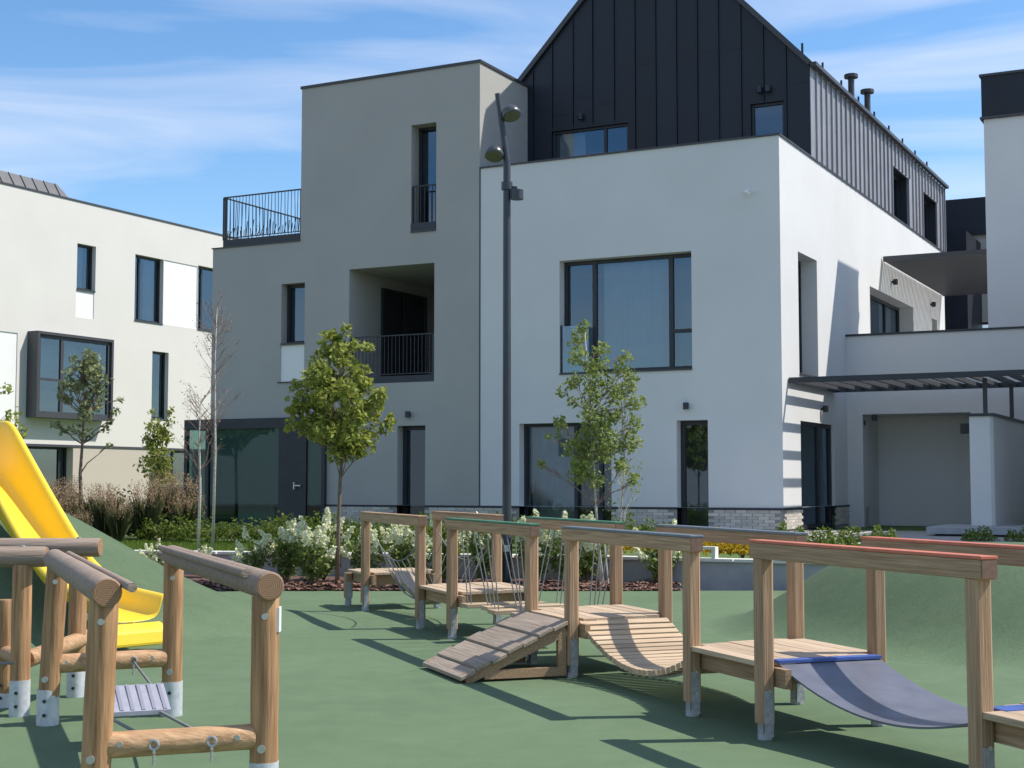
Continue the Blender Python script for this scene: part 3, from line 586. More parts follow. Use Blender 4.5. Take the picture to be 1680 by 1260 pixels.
# ------------------------------------------------------------------ timber play course (local x along the course, y across)
CA = R(20.5); CW = Vector((math.sin(CA), -math.cos(CA), 0)); CT = Vector((math.cos(CA), math.sin(CA), 0)); S_O, T_O = -12.0, 5.1
PC = empty('timber_play_course', tuple(CW*S_O+CT*T_O), math.atan2(CW.y, CW.x), 'long timber play course of platforms, ramp, bridges and handrail beams on green rubber', 'playground equipment')
q = lambda s, t, z: (s-S_O, t-T_O, z)
TF, TB, DZ, HT = 4.63, 5.58, .47, 1.22
def post(s, t, top):
    x, y, _ = q(s, t, 0); g = .016
    m = MB(); prof = [(-.05+g,-.05),(.05-g,-.05),(.05,-.05+g),(.05,.05-g),(.05-g,.05),(-.05+g,.05),(-.05,.05-g),(-.05,-.05+g)]
    m.hexa([(a,b,.10) for a, b in prof], [(a,b,top) for a, b in prof]); o = m.build('post', M['wz'], PC); o.location = (x, y, 0)
    f = MB().box(-.032,.032,-.032,.032,-.02,.10); f.box(.051,.058,-.03,.03,.02,.30); f.tube([(0,0,-.02),(0,0,.04)], .045, 12); f.build('post_foot', M['steeld'], o)
    if top > .6:
        b = MB()
        for z in (.16, .30): b.tube([(.058,0,z),(.068,0,z)], .012, 8)
        b.build('bolt', M['bolt'], o)
    return o
fposts = [-17.56,-15.23,-14.12,-11.9,-11.0,-8.9,-7.94,-5.89]; bposts = [-17.63,-15.41,-14.3,-12.2,-11.2,-9.12,-8.13,-6.1]
for s in fposts: post(s, TF, HT-.115)
for s in bposts: post(s, TB, HT-.115)
for s, t in ((-18.42,TF),(-18.3,TB),(-4.7,TF),(-4.8,TB)): post(s, t, DZ-.05)
paints = ['wb', 'paintg', 'paintb', 'paintr']
for rowi, (ps, t) in enumerate(((fposts, TF), (bposts, TB))):
    for k in range(4):
        a, b = ps[2*k], ps[2*k+1]; o = MB().box(a-.085-S_O, b+.085-S_O, t-T_O-.05, t-T_O+.05, HT-.115, HT-.018).build('handrail_beam', M['wb'], PC, bevel=.008)
        MB().box(a-.09-S_O, b+.09-S_O, t-T_O-.052, t-T_O+.052, HT-.018, HT).build('rail_cap', M[paints[k]], o, bevel=.004)
        MB().box(b+.086-S_O, b+.092-S_O, t-T_O-.044, t-T_O+.044, HT-.108, HT-.022).build('end_cap', M['endr'], o)
def deck(s0, s1, s0b, s1b, name='platform'):
    fr = MB(); y0, y1 = TF-T_O+.0, TB-T_O-.0
    for (a, b, t) in ((s0, s1, TF+.075), (s0b, s1b, TB-.075)): fr.box(a-.16-S_O, b+.16-S_O, t-T_O-.022, t-T_O+.022, DZ-.15, DZ-.034)
    for f in (.08, .92):
        a = s0+(s1-s0)*f-S_O; b = s0b+(s1b-s0b)*f-S_O; fr.bar((a, TF-T_O+.1, DZ-.1), (b, TB-T_O-.1, DZ-.1), .045, .12)
    fo = fr.build(name, M['wb'], PC); n = 8; W_ = TB-TF+.06
    for i in range(n):
        t0 = TF-.03+W_*i/n+.004; t1 = TF-.03+W_*(i+1)/n-.004; f = (i+.5)/n; a = s0+(s0b-s0)*f-S_O; b = s1+(s1b-s1)*f-S_O
        inset = .055 if i in (0, n-1) else -.05
        MB().box(a+inset, b-inset, t0-T_O, t1-T_O, DZ-.032, DZ+random.uniform(-.002,.002)).build('deck_plank', M['wx'], fo, bevel=.003)
    return fo
deck(-18.42,-17.56,-18.3,-17.63); deck(-15.23,-14.12,-15.41,-14.3); deck(-11.9,-11.0,-12.2,-11.2); deck(-8.9,-7.94,-9.12,-8.13); deck(-5.89,-4.7,-6.1,-4.8)
# ramp down from the middle platform towards the viewer
ra0, ra1 = -11.97-S_O, -10.93-S_O; rt0, rz0, rt1, rz1 = TF-.06-T_O, DZ-.01, TF-.98-T_O, .045
rp = MB().box(ra0+.09, ra1-.09, rt0-.05, rt0-.005, rz0-.12, rz0-.035).build('ramp', M['wb'], PC); n = 7
for x in (ra0+.06, ra1-.06): MB().bar((x, rt0, rz0-.075), (x, rt1+.06, rz1-.02), .045, .09).box(x-.024, x+.024, rt1+.22, rt0, .02, .09).box(x-.0235, x+.0235, rt0-.07, rt0-.0, .09, rz0-.09).build('side_frame', M['wb'], rp)
for i in range(n):
    f0 = i/n; f1 = (i+1)/n-.012; y0 = rt0+(rt1-rt0)*f0; y1 = rt0+(rt1-rt0)*f1; z0 = rz0+(rz1-rz0)*f0; z1 = rz0+(rz1-rz0)*f1
    lift = .014 if i % 2 else 0
    MB().hexa([(ra0,y0,z0-.03+lift),(ra1,y0,z0-.03+lift),(ra1,y1,z1-.03+lift),(ra0,y1,z1-.03+lift)], [(ra0,y0,z0+lift),(ra1,y0,z0+lift),(ra1,y1,z1+lift),(ra0,y1,z1+lift)]).build('ramp_plank', M['wd'], rp, bevel=.004)
# sagging slat bridge
def sag(f, z0, z1, d): return z0+(z1-z0)*f-d*4*f*(1-f)
br = MB(); NS = 27
A_, B_ = -11.02-S_O, -8.88-S_O
for yy in (-.3, .3): br.tube([(A_+(B_-A_)*i/24, yy, sag(i/24, DZ-.03, DZ-.03, .27)-.03) for i in range(25)], .012, 6)
br = br.build('slat_bridge', M['steel'], PC)
for i in range(NS):
    f = (i+.5)/NS; x = A_+(B_-A_)*f; z = sag(f, DZ-.03, DZ-.03, .27); sl = math.atan((sag(f+.01,DZ,DZ,.27)-sag(f-.01,DZ,DZ,.27))/(.02*(B_-A_)))
    if i == 0: s_ = MB().box(-.031,.031,-.40,.40,-.022,.022).build('slat', M['wy'], br, bevel=.004); s0_ = s_
    else: s_ = inst(s0_, br)
    s_.location = (x, random.uniform(-.006,.006), z); s_.rotation_euler = (0, -sl, 0)
# rubber mat bridge with blue band at its upper end
A2, B2 = -7.95-S_O, -5.92-S_O; m = MB(); K = 30
for i in range(K):
    f0, f1 = i/K, (i+1)/K; x0 = A2+(B2-A2)*f0; x1 = A2+(B2-A2)*f1; z0 = sag(f0, DZ-.01, DZ-.04, .18); z1 = sag(f1, DZ-.01, DZ-.04, .18)
    m.hexa([(x0,-.37,z0-.012),(x1,-.37,z1-.012),(x1,.37,z1-.012),(x0,.37,z0-.012)], [(x0,-.37,z0),(x1,-.37,z1),(x1,.37,z1),(x0,.37,z0)])
mo = m.build('rubber_mat_bridge', M['matr'], PC, smooth=False)
MB().box(A2-.06,A2+.03,-.375,.375,DZ-.012,DZ+.006).build('clamp_band', M['matb'], mo); MB().box(B2-.04,B2+.1,-.375,.375,DZ-.03,DZ+.004).build('clamp_band', M['matb'], mo)
# hanging boards on ropes
xs = [-13.75,-13.4,-13.0,-12.6,-12.25]
for i, s in enumerate(xs):
    off = (-.12,.1,-.08,.12,-.1)[i]; bo = MB().box(s-S_O-.1, s-S_O+.1, -.42+off*.4, .42+off*.4, DZ-.13, DZ-.09).build('hanging_board', M['wy'], PC, bevel=.004)
    for t in (TF, TB):
        ye = (-.36 if t == TF else .36)+off*.4
        for dx in (-.1, .1): MB().tube([q(s+dx*.7, t, HT-.11), (s-S_O+dx*.5, ye, DZ-.09)], .006, 6).build('rope', M['rope'], bo)
# rope and beam crossing at the far end
rb = MB()
for t in (TF, TB):
    y = t-T_O+(.06 if t == TF else -.06)
    rb.tube([(-17.4-S_O+i*.2, y, sag(i/10, HT-.25, HT-.25, .3)) for i in range(11)], .008, 6)
    for i in range(9): x = -17.2-S_O+i*.21; rb.tube([(x, y, sag((i+1)/10, HT-.25, HT-.25, .3)), (x+(.1 if i % 2 else -.1), y*.4, sag((i+1)/10, DZ-.05, DZ-.05, .2))], .005, 5)
    rb.tube([(-17.4-S_O+i*.2, y*.4, sag(i/10, DZ-.05, DZ-.05, .2)) for i in range(11)], .008, 6)
rb = rb.build('rope_crossing', M['rope'], PC)
MB().bar((-17.45-S_O,-.05,DZ-.02), (-16.3-S_O,-.05,DZ-.26), .22, .07).build('balance_plank', M['wd'], rb, bevel=.005)
MB().bar((-16.26-S_O,-.05,DZ-.27), (-15.3-S_O,-.05,DZ-.08), .22, .07).build('balance_plank', M['wd'], rb, bevel=.005)

# ------------------------------------------------------------------ log climbing frames
def log(par, name, p, q_, r, mt, ends=True, n=20, wob=.004):
    p = Vector(p); q_ = Vector(q_); K = 6; d = (q_-p)
    pts = [p+d*i/K for i in range(K+1)]; rs = [r*(1+random.uniform(-.025,.025)) for _ in pts]
    L = d.length; e = d.normalized()
    pts = [p]+[p+e*.012]+pts[1:-1]+[q_-e*.012]+[q_]; rs = [r*.93]+[r]+rs[1:-1]+[r]+[r*.93]
    return MB().tube(pts, rs, n).build(name, M[mt], par, smooth=True, auto=35)
def boltcap(par, p, d, r=.016): 
    p = Vector(p); d = Vector(d).normalized(); return MB().tube([p, p+d*.012], r, 10).build('bolt_cap', M['bolt'], par)
LAX = Vector((-1.10, 2.80, 0)).normalized(); LSD = Vector((LAX.y, -LAX.x, 0))
FRP = Vector((-1.2, 7.13, 0)); FLP = Vector((-1.94, 6.86, 0)); RRP = Vector((-2.31, 9.98, 0)); RLP = Vector((-3.03, 9.60, 0)); FCEN = (FRP+FLP+RRP+RLP)/4
LF = empty('log_climbing_frame', tuple(FCEN), 0, 'round log climbing frame with steel feet and hanging step, nearest the viewer', 'playground equipment')
def foot(par, c, r, h=.23):
    o = MB().tube([(c.x,c.y,-.02),(c.x,c.y,h)], r*1.06, 20).build('post_foot', M['steel'], par, smooth=True, auto=35)
    b = MB()
    for z in (.07, .16): b.tube([(c.x+.0,c.y-r*1.0,z),(c.x,c.y-r*1.0-.014,z)], .012, 8)
    b.build('bolt', M['dark'], o); return o
for c, lean in ((FRP,.0),(FLP,.03),(RRP,.0),(RLP,.05)):
    l = c-FCEN; l.z = 0; o = log(LF, 'log_post', l+Vector((0,0,.1)), l+Vector((lean,-lean*.3,1.03)), .068, 'lz'); foot(LF, l, .068)
    boltcap(LF, l+Vector((.01+lean*.9,-.07,.93)), (0,-1,0)); boltcap(LF, l+Vector((0,-.07,.30)), (0,-1,0), .02)
def toplog(a, b, z, dx=0):
    a = a-FCEN; b = b-FCEN; o = log(LF, 'top_log', a-LAX*.10+Vector((dx,0,z)), b+LAX*.12+Vector((dx,0,z)), .07, 'lg')
    e = a-LAX*.101+Vector((dx,0,z)); MB().tube([e, e-LAX*.004], [.066,.062], 20).build('log_end', M['lend'], o); return o
toplog(FRP, RRP, 1.075); toplog(FLP, RLP, 1.065, .03)
for a, b, dx, dz in ((FRP, RRP, -.075, 1.125), (FLP, RLP, .125, 1.10)):
    a = a-FCEN; b = b-FCEN; MB().tube([a+LAX*(.12 if dx < 0 else -.28)+Vector((dx,0,dz)), b+LAX*.12+Vector((dx,0,dz))], .022, 10).build('side_rail', M['lg'], LF, smooth=True, auto=40)
for a, b, z in ((FLP, FRP, .35), (RLP, RRP, .39)):
    a = a-FCEN; b = b-FCEN; d = (b-a).normalized(); o = log(LF, 'low_log', a+d*.05+Vector((0,0,z)), b-d*.05+Vector((0,0,z)), .062, 'lx')
    for f in (.36, .70):
        c = a+(b-a)*f+Vector((0,0,z)); m = MB(); n_ = Vector((0,-1,0)); k = c+n_*.063
        m.tube([k+Vector((.022*math.cos(t), -.006, .022*math.sin(t))) for t in [2*math.pi*i/12 for i in range(13)]], .007, 6)
        for j in range(3): m.tube([k+Vector((0,-.008,-.02-.026*j)), k+Vector((0,-.008,-.04-.026*j))], .009, 6)
        m.build('chain_eye', M['bolt'], o)
    for f in (.16, .85): c = a+(b-a)*f+Vector((.0,-.058,z+.01)); boltcap(o, c, (0,-1,0), .014)
lid = MB().box(.058,.072,-.03,.03,.85,.97).build('label_plate', M['sticker'], LF); lid.location = tuple(FRP-FCEN)
sp = (FLP+FRP)*.5-FCEN+LAX*2.0; 
stp = MB().hexa([sp+LSD*a*.22+LAX*b*.17+Vector((0,0,.255+b*.055)) for a, b in ((-1,-1),(1,-1),(1,1),(-1,1))], [sp+LSD*a*.22+LAX*b*.17+Vector((0,0,.28+b*.055)) for a, b in ((-1,-1),(1,-1),(1,1),(-1,1))]).build('hanging_step', M['stepm'], LF)
for k in range(7):
    c_ = sp+LSD*(-.19+k*.063); MB().bar(c_-LAX*.16+Vector((0,0,.229)), c_+LAX*.16+Vector((0,0,.337)), .02, .008).build('grip_strip', M['gripm'], stp)
rp_ = MB()
for a in (-1, 1):
    fm = (FLP+(FRP-FLP)*(.5+a*.17))-FCEN; bm_ = (RLP+(RRP-RLP)*(.5+a*.17))-FCEN
    rp_.tube([fm+LAX*.06+Vector((0,0,.35)), sp+LSD*a*.16-LAX*.17+Vector((0,0,.21)), sp+LSD*a*.16+LAX*.17+Vector((0,0,.31)), bm_-LAX*.06+Vector((0,0,.38))], .009, 6)
rp_.build('rope', M['rope'], LF, smooth=True)
# second frame further back at the left edge
Q = [Vector((-3.34, 9.82+.15, 0)), Vector((-3.22, 10.85, 0)), Vector((-5.2, 9.9, 0)), Vector((-5.1, 10.9, 0)), Vector((-3.58,10.35,0))]; QC = Vector((-4.2,10.4,0))
LF2 = empty('log_climbing_frame', tuple(QC), 0, 'round log climbing frame cut by the left edge, in front of the slide', 'playground equipment')
for c in Q[:4]:
    l = c-QC; log(LF2, 'log_post', l+Vector((0,0,.1)), l+Vector((0,0,1.02)), .065, 'lz'); foot(LF2, l, .065, .24)
l = Q[4]-QC; log(LF2, 'log_post', l+Vector((0,0,.1)), l+Vector((0,0,.75)), .06, 'lz'); foot(LF2, l, .06, .1)
for a, b, z in ((Q[2], Q[0], 1.07), (Q[3], Q[1], 1.095)):
    d = (b-a).normalized(); o = log(LF2, 'top_log', a-QC-d*.1+Vector((0,0,z)), b-QC+d*.16+Vector((0,0,z)), .07, 'lg'); e = b-QC+d*.161+Vector((0,0,z)); MB().tube([e, e+d*.004], [.066,.062], 20).build('log_end', M['lend'], o)
    boltcap(o, b-QC+Vector((0,-.0,z+.067)), (0,0,1))
d = (Q[1]-Q[0]).normalized(); log(LF2, 'low_log', Q[0]-QC+d*.05+Vector((.02,0,.37)), Q[1]-QC+d*.14+Vector((.02,0,.42)), .06, 'lx')
log(LF2, 'low_log', Q[0]-QC+Vector((0,0,.38)), Q[4]-QC+Vector((0,0,.38)), .05, 'lx')
MB().tube([Q[2]-QC+Vector((0,0,.3)), Q[0]-QC+Vector((0,-.05,.36))], .012, 6).build('rope', M['rope'], LF2)

# ------------------------------------------------------------------ yellow slide on the left mound
SL_ = empty('slide', (-3.6, 13.7, 0), 0, 'bright yellow plastic slide running down the green mound', 'slide')
T0 = Vector((-5.95, 15.95, 0)); T1 = Vector((-3.55, 13.72, 0)); ax = (T1-T0); Ls = ax.length; ax /= Ls; sdv = Vector((-ax.y, ax.x, 0))
NS = 26; secs = []
for i in range(NS+1):
    f = i/NS
    kn = ((0,1.74,.50),(.1,1.66,.60),(.2,1.46,.50),(.35,1.10,.42),(.5,.76,.34),(.62,.52,.28),(.72,.40,.25),(.85,.31,.24),(1,.26,.24))
    for A_, B_ in zip(kn, kn[1:]):
        if f <= B_[0]+1e-9: g_ = (f-A_[0])/(B_[0]-A_[0]); z = A_[1]+(B_[1]-A_[1])*g_; hgt = A_[2]+(B_[2]-A_[2])*g_; break
    w = .27+.02*f+ (.05*max(0,(f-.85)/.15))
    c = T0+ax*(Ls*f)+Vector((0,0,z))
    prof = [(-w-.05, hgt-.045), (-w-.035, hgt-.005), (-w-.01, hgt), (-w+.012, hgt-.03), (-w+.03, hgt*.5), (-w+.06, .05), (-w+.13, .01), (0,0), (w-.13,.01), (w-.06,.05), (w-.03,hgt*.5), (w-.012,hgt-.03), (w+.01,hgt), (w+.035,hgt-.005), (w+.05,hgt-.045)]
    secs.append([c+sdv*a+Vector((0,0,b)) for a, b in prof])
org = Vector((-3.6, 13.7, 0)); m = MB(); np_ = len(secs[0])
for s in secs:
    for p in s: m.v.append(tuple(p-org))
for i in range(NS):
    for k in range(np_-1): a = i*np_+k; m.f.append((a, a+1, a+np_+1, a+np_))
ch = m.build('chute', M['yellow'], SL_, smooth=True); md = ch.modifiers.new('solid', 'SOLIDIFY'); md.thickness = .018; md = ch.modifiers.new('sub', 'SUBSURF'); md.levels = 1; md.render_levels = 1
# rounded run-out lip at the foot
m = MB(); c0 = secs[-1]; cen = (c0[7])-org; lipp = []
for k in range(3): pass
m.hexa([cen+sdv*a+ax*b+Vector((0,0,c)) for a, b, c in ((-.32,-.02,-.20),(.32,-.02,-.20),(.30,.16,-.20),(-.30,.16,-.20))], [cen+sdv*a+ax*b+Vector((0,0,c)) for a, b, c in ((-.32,-.02,.012),(.32,-.02,.012),(.30,.13,-.05),(-.30,.13,-.05))]); m.build('run_out_lip', M['yellow'], SL_, bevel=.03)
m = MB()
for s in (-1, 1): m.bar(cen+sdv*s*.27-ax*.45+Vector((0,0,-.22)), cen+sdv*s*.27-ax*.45+Vector((0,0,.05)), .05, .05)
m.build('support_leg', M['yellow'], SL_)

# ------------------------------------------------------------------ street lamp
LP = empty('street_lamp', (-.08, 22.6, 0), 0, 'tall dark street lamp with two round heads in front of the facade', 'lamp')
LPs = 22.6/23
MB().tube([(0,0,0),(0,0,.9),(0,0,.92)], [.085,.085,.07], 16).build('base_sleeve', M['pole'], LP, smooth=True, auto=40)
MB().tube([(0,0,.9),(0,0,6.62),(-.015,0,6.75),(-.15,0,7.72)], [.07,.058,.055,.042], 16).build('pole', M['pole'], LP, smooth=True, auto=40)
MB().box(-.05,.05,-.09,-.072,.42+.1,.62).build('sticker', M['sticker'], LP)
def head(c, tilt, az, r=.125):
    c = Vector(c); ax_ = Vector((math.sin(tilt)*math.cos(az), math.sin(tilt)*math.sin(az), -math.cos(tilt)))
    rs = [.02,.07,.105,.125,.125,.115]; ds = [-.13,-.115,-.08,-.02,.02,.03]
    o = MB().tube([c+ax_*d*r/.125 for d in ds], [x*r/.125 for x in rs], 20).build('lamp_head', M['lampcap'], LP, smooth=True, auto=50)
    MB().tube([c+ax_*.032*r/.125, c+ax_*.040*r/.125], [r*.86, r*.8], 20).build('lens', M['lens'], o, smooth=True, auto=40); return o
head((.075,-.08,7.36), .5, R(-60), .15); head((-.20,-.08,6.72), .5, R(-100), .15)
MB().bar((-.08,0,7.33),(.0,-.05,7.4),.04,.04).bar((-.03,0,6.78),(-.14,-.05,6.8),.04,.04).build('bracket', M['pole'], LP)
o = MB().tube([(.16,-.04,6.02),(.16,-.04,6.17)], .10, 16).build('floodlight', M['pole'], LP, smooth=True, auto=40)
MB().tube([(0,0,6.18),(0,0,6.30)], .09, 14).bar((0,0,6.22),(.16,-.04,6.2),.04,.05).build('bracket', M['pole'], LP)

# ------------------------------------------------------------------ planting
rnd = random.Random(11)
def rv(r=None):
    r = r or rnd
    while True:
        v = Vector((r.uniform(-1,1), r.uniform(-1,1), r.uniform(-1,1)))
        if .05 < v.length < 1: return v
def leaf(m, c, s, asp=.62, up=.3):
    n = (rv()+Vector((0,0,up))).normalized(); a = n.cross(rv()).normalized(); b = n.cross(a); L = s*rnd.uniform(.7,1.25); W = L*asp
    fold = n*L*.12
    k = len(m.v); m.v += [tuple(c-a*L*.5), tuple(c+b*W*.5+fold), tuple(c+a*L*.5), tuple(c-b*W*.5+fold)]; m.f.append((k,k+1,k+2)); m.f.append((k,k+2,k+3))
def branchtube(m, p, q, r0, r1, bend=.08, n=5):
    p = Vector(p); q = Vector(q); L = (q-p).length; o = [rv()*L*bend for _ in range(2)]
    pts = [p, p+(q-p)*.35+o[0], p+(q-p)*.7+o[1], q]; m.tube(pts, [r0, r0*.8+r1*.2, r0*.4+r1*.6, r1], n, cap=False); return pts
def tree(name, label, base, trunk, clumps, leafn, leafs, lm, bm, spread=.16, r0=.03, extra=None, group=None):
    """trunk: list of local points; clumps: list of (centre, radius); every clump is reached by a limb from the trunk"""
    T = empty(name, base, 0, label, 'tree', group); w = MB(); tp = [Vector(p) for p in trunk]; K = len(tp)
    w.tube(tp, [r0*(1-.8*i/(K-1))+.003 for i in range(K)], 9); tk = w.build('trunk', M[bm], T, smooth=True); w = MB()
    lv = MB()
    for c, r in clumps:
        c = Vector(c); best = min(tp, key=lambda p: (p-(c-Vector((0,0,.18+.35*math.hypot(c.x-p.x, c.y-p.y))))).length)
        pts = branchtube(w, best, c, r0*.32, .003)
        for _ in range(3): branchtube(w, pts[2], c+rv()*r*.9, r0*.14, .002, .1, 4)
        for _ in range(int(leafn*(r/spread)**1.5)): leaf(lv, c+rv()*r, leafs)
    w.build('branches', M['bark' if bm == 'bark' else 'twig'], T, smooth=True); lv.build('crown', M[lm], T); return T
def egg(n, zc, rz, rx, rmin=.55, sh=.12, keep=lambda p: True, r=(.11,.2)):
    out = []
    while len(out) < n:
        v = rv(); v = v.normalized()*rnd.uniform(rmin, 1)**.6; p = Vector((v.x*rx*(1-.18*v.z), v.y*rx*(1-.18*v.z), zc+v.z*rz))
        if keep(p): out.append((p, rnd.uniform(*r)))
    return out
# young maple
cl = egg(72, 2.9, .95, .66, .3)+[(Vector((rnd.uniform(-.3,.35), rnd.uniform(-.25,.25), rnd.uniform(1.95,2.3))), .14) for _ in range(9)]
cl += [(Vector((-.68,.0,3.02)),.10), (Vector((-.66,.1,2.72)),.10), (Vector((-.72,-.1,2.42)),.11), (Vector((-.55,.1,2.38)),.13), (Vector((.78,.0,2.52)),.10), (Vector((.7,.1,2.36)),.11), (Vector((.3,-.1,1.98)),.09), (Vector((.42,.1,3.62)),.1), (Vector((.12,0,3.85)),.1), (Vector((-.1,0,3.78)),.12), (Vector((.6,0,2.9)),.14)]
tree('maple_tree', 'young maple with dense yellow green crown in the mulch bed', (-2.63, 22.0, .03), [(0,0,0),(.01,0,.8),(.03,0,1.6),(.06,0,2.0),(.05,.02,2.5),(.03,0,3.0),(.02,0,3.5)], cl, 44, .115, 'maple', 'bark', .16, .032)
MT = bpy.data.objects['maple_tree']
copy_thing(MT, (-11.3, 18.0, .0), 1.0, (1.3,1.3,1.1), 'maple outside the frame, mirrored in the narrow ground floor door')
copy_thing(MT, (-14.6, 34.2, .4), 2.2, (1.5,1.5,1.2), 'maple outside the frame, mirrored in the glazed corner')
# birch with sparse leaves, two stems
cl = []
for z, x, r in ((3.95,-.22,.10),(3.72,-.3,.14),(3.6,-.05,.12),(3.42,-.32,.16),(3.3,-.1,.18),(3.12,-.42,.14),(3.05,-.05,.18),(2.85,-.5,.10),(2.8,-.2,.16),(2.6,-.25,.16),(2.45,-.6,.11),(2.4,.0,.2),(2.25,-.2,.22),(2.05,-.32,.22),(1.95,-.05,.2),(1.8,-.2,.2),(1.65,-.3,.18),(1.5,-.1,.13),(3.5,.35,.1),(3.3,.32,.12),(3.1,.42,.13),(2.9,.3,.14),(2.7,.5,.14),(2.4,.45,.15),(2.1,.42,.16),(1.8,.38,.12),(2.6,.12,.18),(2.15,.15,.2),(3.0,.18,.15),(1.55,.45,.1),(2.3,-.75,.07),(1.9,-.9,.06)):
    for j in range(2): cl.append((Vector((x+.02+rnd.uniform(-.1,.1), rnd.uniform(-.3,.3), z+rnd.uniform(-.1,.1))), r))
tree('birch_tree', 'slender birch with thin light green leaves before the large windows', (1.33, 22.05, .03), [(0,0,0),(-.02,0,.6),(-.06,0,1.2),(-.1,0,1.9),(-.15,0,2.6),(-.18,0,3.2),(-.22,0,3.9)], cl, 58, .075, 'birchleaf', 'birch', .16, .022)
S2 = MB().tube([(0,0,0),(.03,0,.9),(.1,0,1.9),(.05,0,2.8),(.0,0,3.4)], [.012,.011,.009,.006,.003], 7)
t2 = empty('birch_sapling', (1.62, 22.2, .03), 0, 'very thin pale birch sapling just right of the leafier birch', 'tree'); S2.build('trunk', M['birch'], t2, smooth=True)
lv = MB(); w2 = MB()
for _ in range(46):
    z = rnd.uniform(1.2, 3.3); c = Vector((.06+rnd.uniform(-.24,.3), rnd.uniform(-.25,.25), z)); branchtube(w2, (.08,0,z-.45), c, .004, .0015, .1, 4)
    for _ in range(9): leaf(lv, c+rv()*.12, .045)
w2.build('branch', M['birch'], t2); lv.build('crown', M['birchleaf'], t2)
# two bare birches on the lawn
for nm, x, y, zb, H, lab in (('dry_birch', -5.43, 25.25, .38, 2.75, 'bare pale birch stem, left of the two on the lawn'), ('dry_birch', -5.28, 25.75, .39, 4.35, 'taller bare pale birch stem with dry twigs on the lawn')):
    T = empty(nm, (x, y, zb), 0, lab, 'tree', 'bare birches on the lawn'); w = MB(); w.tube([(0,0,0),(.02,0,H*.4),(-.01,0,H*.75),(.02,0,H)], [.028,.024,.014,.004], 8); w.build('trunk', M['birch'], T, smooth=True)
    w = MB(); lv = MB()
    for _ in range(60 if H > 3 else 40):
        z = rnd.uniform(.45, .97)*H; a = rnd.uniform(0, 6.28); L = rnd.uniform(.25,.6)*(1.1-(z/H-.6)); e = Vector((math.cos(a)*L*.75, math.sin(a)*L*.75, z+L*.9)); pts = branchtube(w, (0,0,z), e, .005, .0015, .08, 4)
        for _ in range(3): branchtube(w, pts[2], pts[3]+rv()*.16, .0025, .001, .1, 3)
        for _ in range(3): leaf(lv, e+rv()*.14, .04)
    w.build('branch', M['twig'], T); lv.build('crown', M['redtwig'], T)
# olive-like tree before the bay window, leafy tree at the glazed corner, tree cut by the left edge
cl = egg(40, 3.05, .75, .48, .3, r=(.1,.18))+[(Vector((.45,0,2.2)),.1),(Vector((.65,0,2.55)),.1),(Vector((.72,.1,2.8)),.08),(Vector((.55,0,2.35)),.08),(Vector((-.4,0,2.15)),.1),(Vector((-.55,.1,2.3)),.12),(Vector((.5,.1,1.9)),.07),(Vector((-.15,0,2.2)),.15),(Vector((.1,0,2.1)),.15)]
tree('ash_tree', 'small grey green tree in front of the bay window', (-8.55, 28.9, .45), [(0,0,0),(.0,0,.7),(-.03,0,1.3),(.0,0,1.9),(.02,0,2.5),(0,0,3.2)], cl, 34, .11, 'olive', 'bark', .16, .045)
cl = egg(40, 1.75, .9, .42, .2, r=(.12,.2), keep=lambda p: p.z < 2.3 or rnd.random() < .5)+[(Vector((-.2,0,2.6)),.1),(Vector((.2,0,2.65)),.1),(Vector((-.3,0,2.3)),.12)]
tree('leafy_sapling', 'bushy green sapling beside the dark glazed corner', (-7.55, 31.2, .48), [(0,0,0),(0,0,.8),(.02,0,1.5),(.05,0,2.2)], cl, 26, .10, 'maple', 'bark', .16, .03)
cl = [(Vector((x, rnd.uniform(-.2,.2), z)), .13) for x, z in ((.7,2.35),(.85,2.05),(.75,2.2),(.55,2.1),(.9,1.85),(.6,1.9),(.35,2.4),(.2,2.7),(0,3.0),(-.3,2.5),(-.6,2.3),(.62,2.75))]
tree('edge_tree', 'green branch tips of a tree cut by the left edge', (-9.35, 25.0, .43), [(0,0,0),(0,0,1),(.05,0,1.7),(.05,0,2.4)], cl, 22, .12, 'maple', 'bark', .16, .04)

# shrubs ---------------------------------------------------------------
def shrub_proto(name, label, cat, n, rx, h, ls, lm, stems=True, asp=.62):
    T = empty(name, (0,0,0), 0, label, cat); lv = MB(); w = MB()
    for _ in range(n):
        v = rv(); z = abs(v.z)**.8; p = Vector((v.x*rx, v.y*rx, .06+z*h*(.75+.25*math.sin(v.x*7+v.y*5)))); leaf(lv, p, ls, asp)
    for _ in range(7):
        a = rnd.uniform(0,6.28); w.tube([(0,0,0),(math.cos(a)*rx*.4,math.sin(a)*rx*.4,h*.6)], [.008,.003], 5)
    w.build('stem', M['twig'], T); lv.build('foliage', M[lm], T); return T
def hydrangea(seed):
    rnd.seed(seed); T = empty('hydrangea', (0,0,0), 0, 'hydrangea', 'shrub'); lv = MB(); fl = MB(); w = MB()
    for _ in range(15):
        a = rnd.uniform(0,6.28); r = rnd.uniform(.05,.38); h = rnd.uniform(.5,.85)*(1-.35*(r/.38)**2); e = Vector((math.cos(a)*r, math.sin(a)*r, h)); w.tube([(0,0,0), e*.55+Vector((0,0,.05)), e], [.006,.005,.003], 5)
        for k in range(26): f = rnd.uniform(.2,.95); leaf(lv, e*f+rv()*.11+Vector((0,0,.04)), .105, .6)
        if rnd.random() < .85:
            ax2 = (Vector((e.x*.7, e.y*.7, .25))).normalized()
            for k in range(80):
                f = rnd.random(); rr = .095*(1-f*.75); v = rv(); leaf(fl, e+ax2*(f*.24)+Vector((v.x, v.y, v.z*.4))*rr, .052, .9)
    w.build('stem', M['twig'], T); lv.build('foliage', M['hyleaf'], T); fl.build('flower_head', M['hyflower'], T); return T
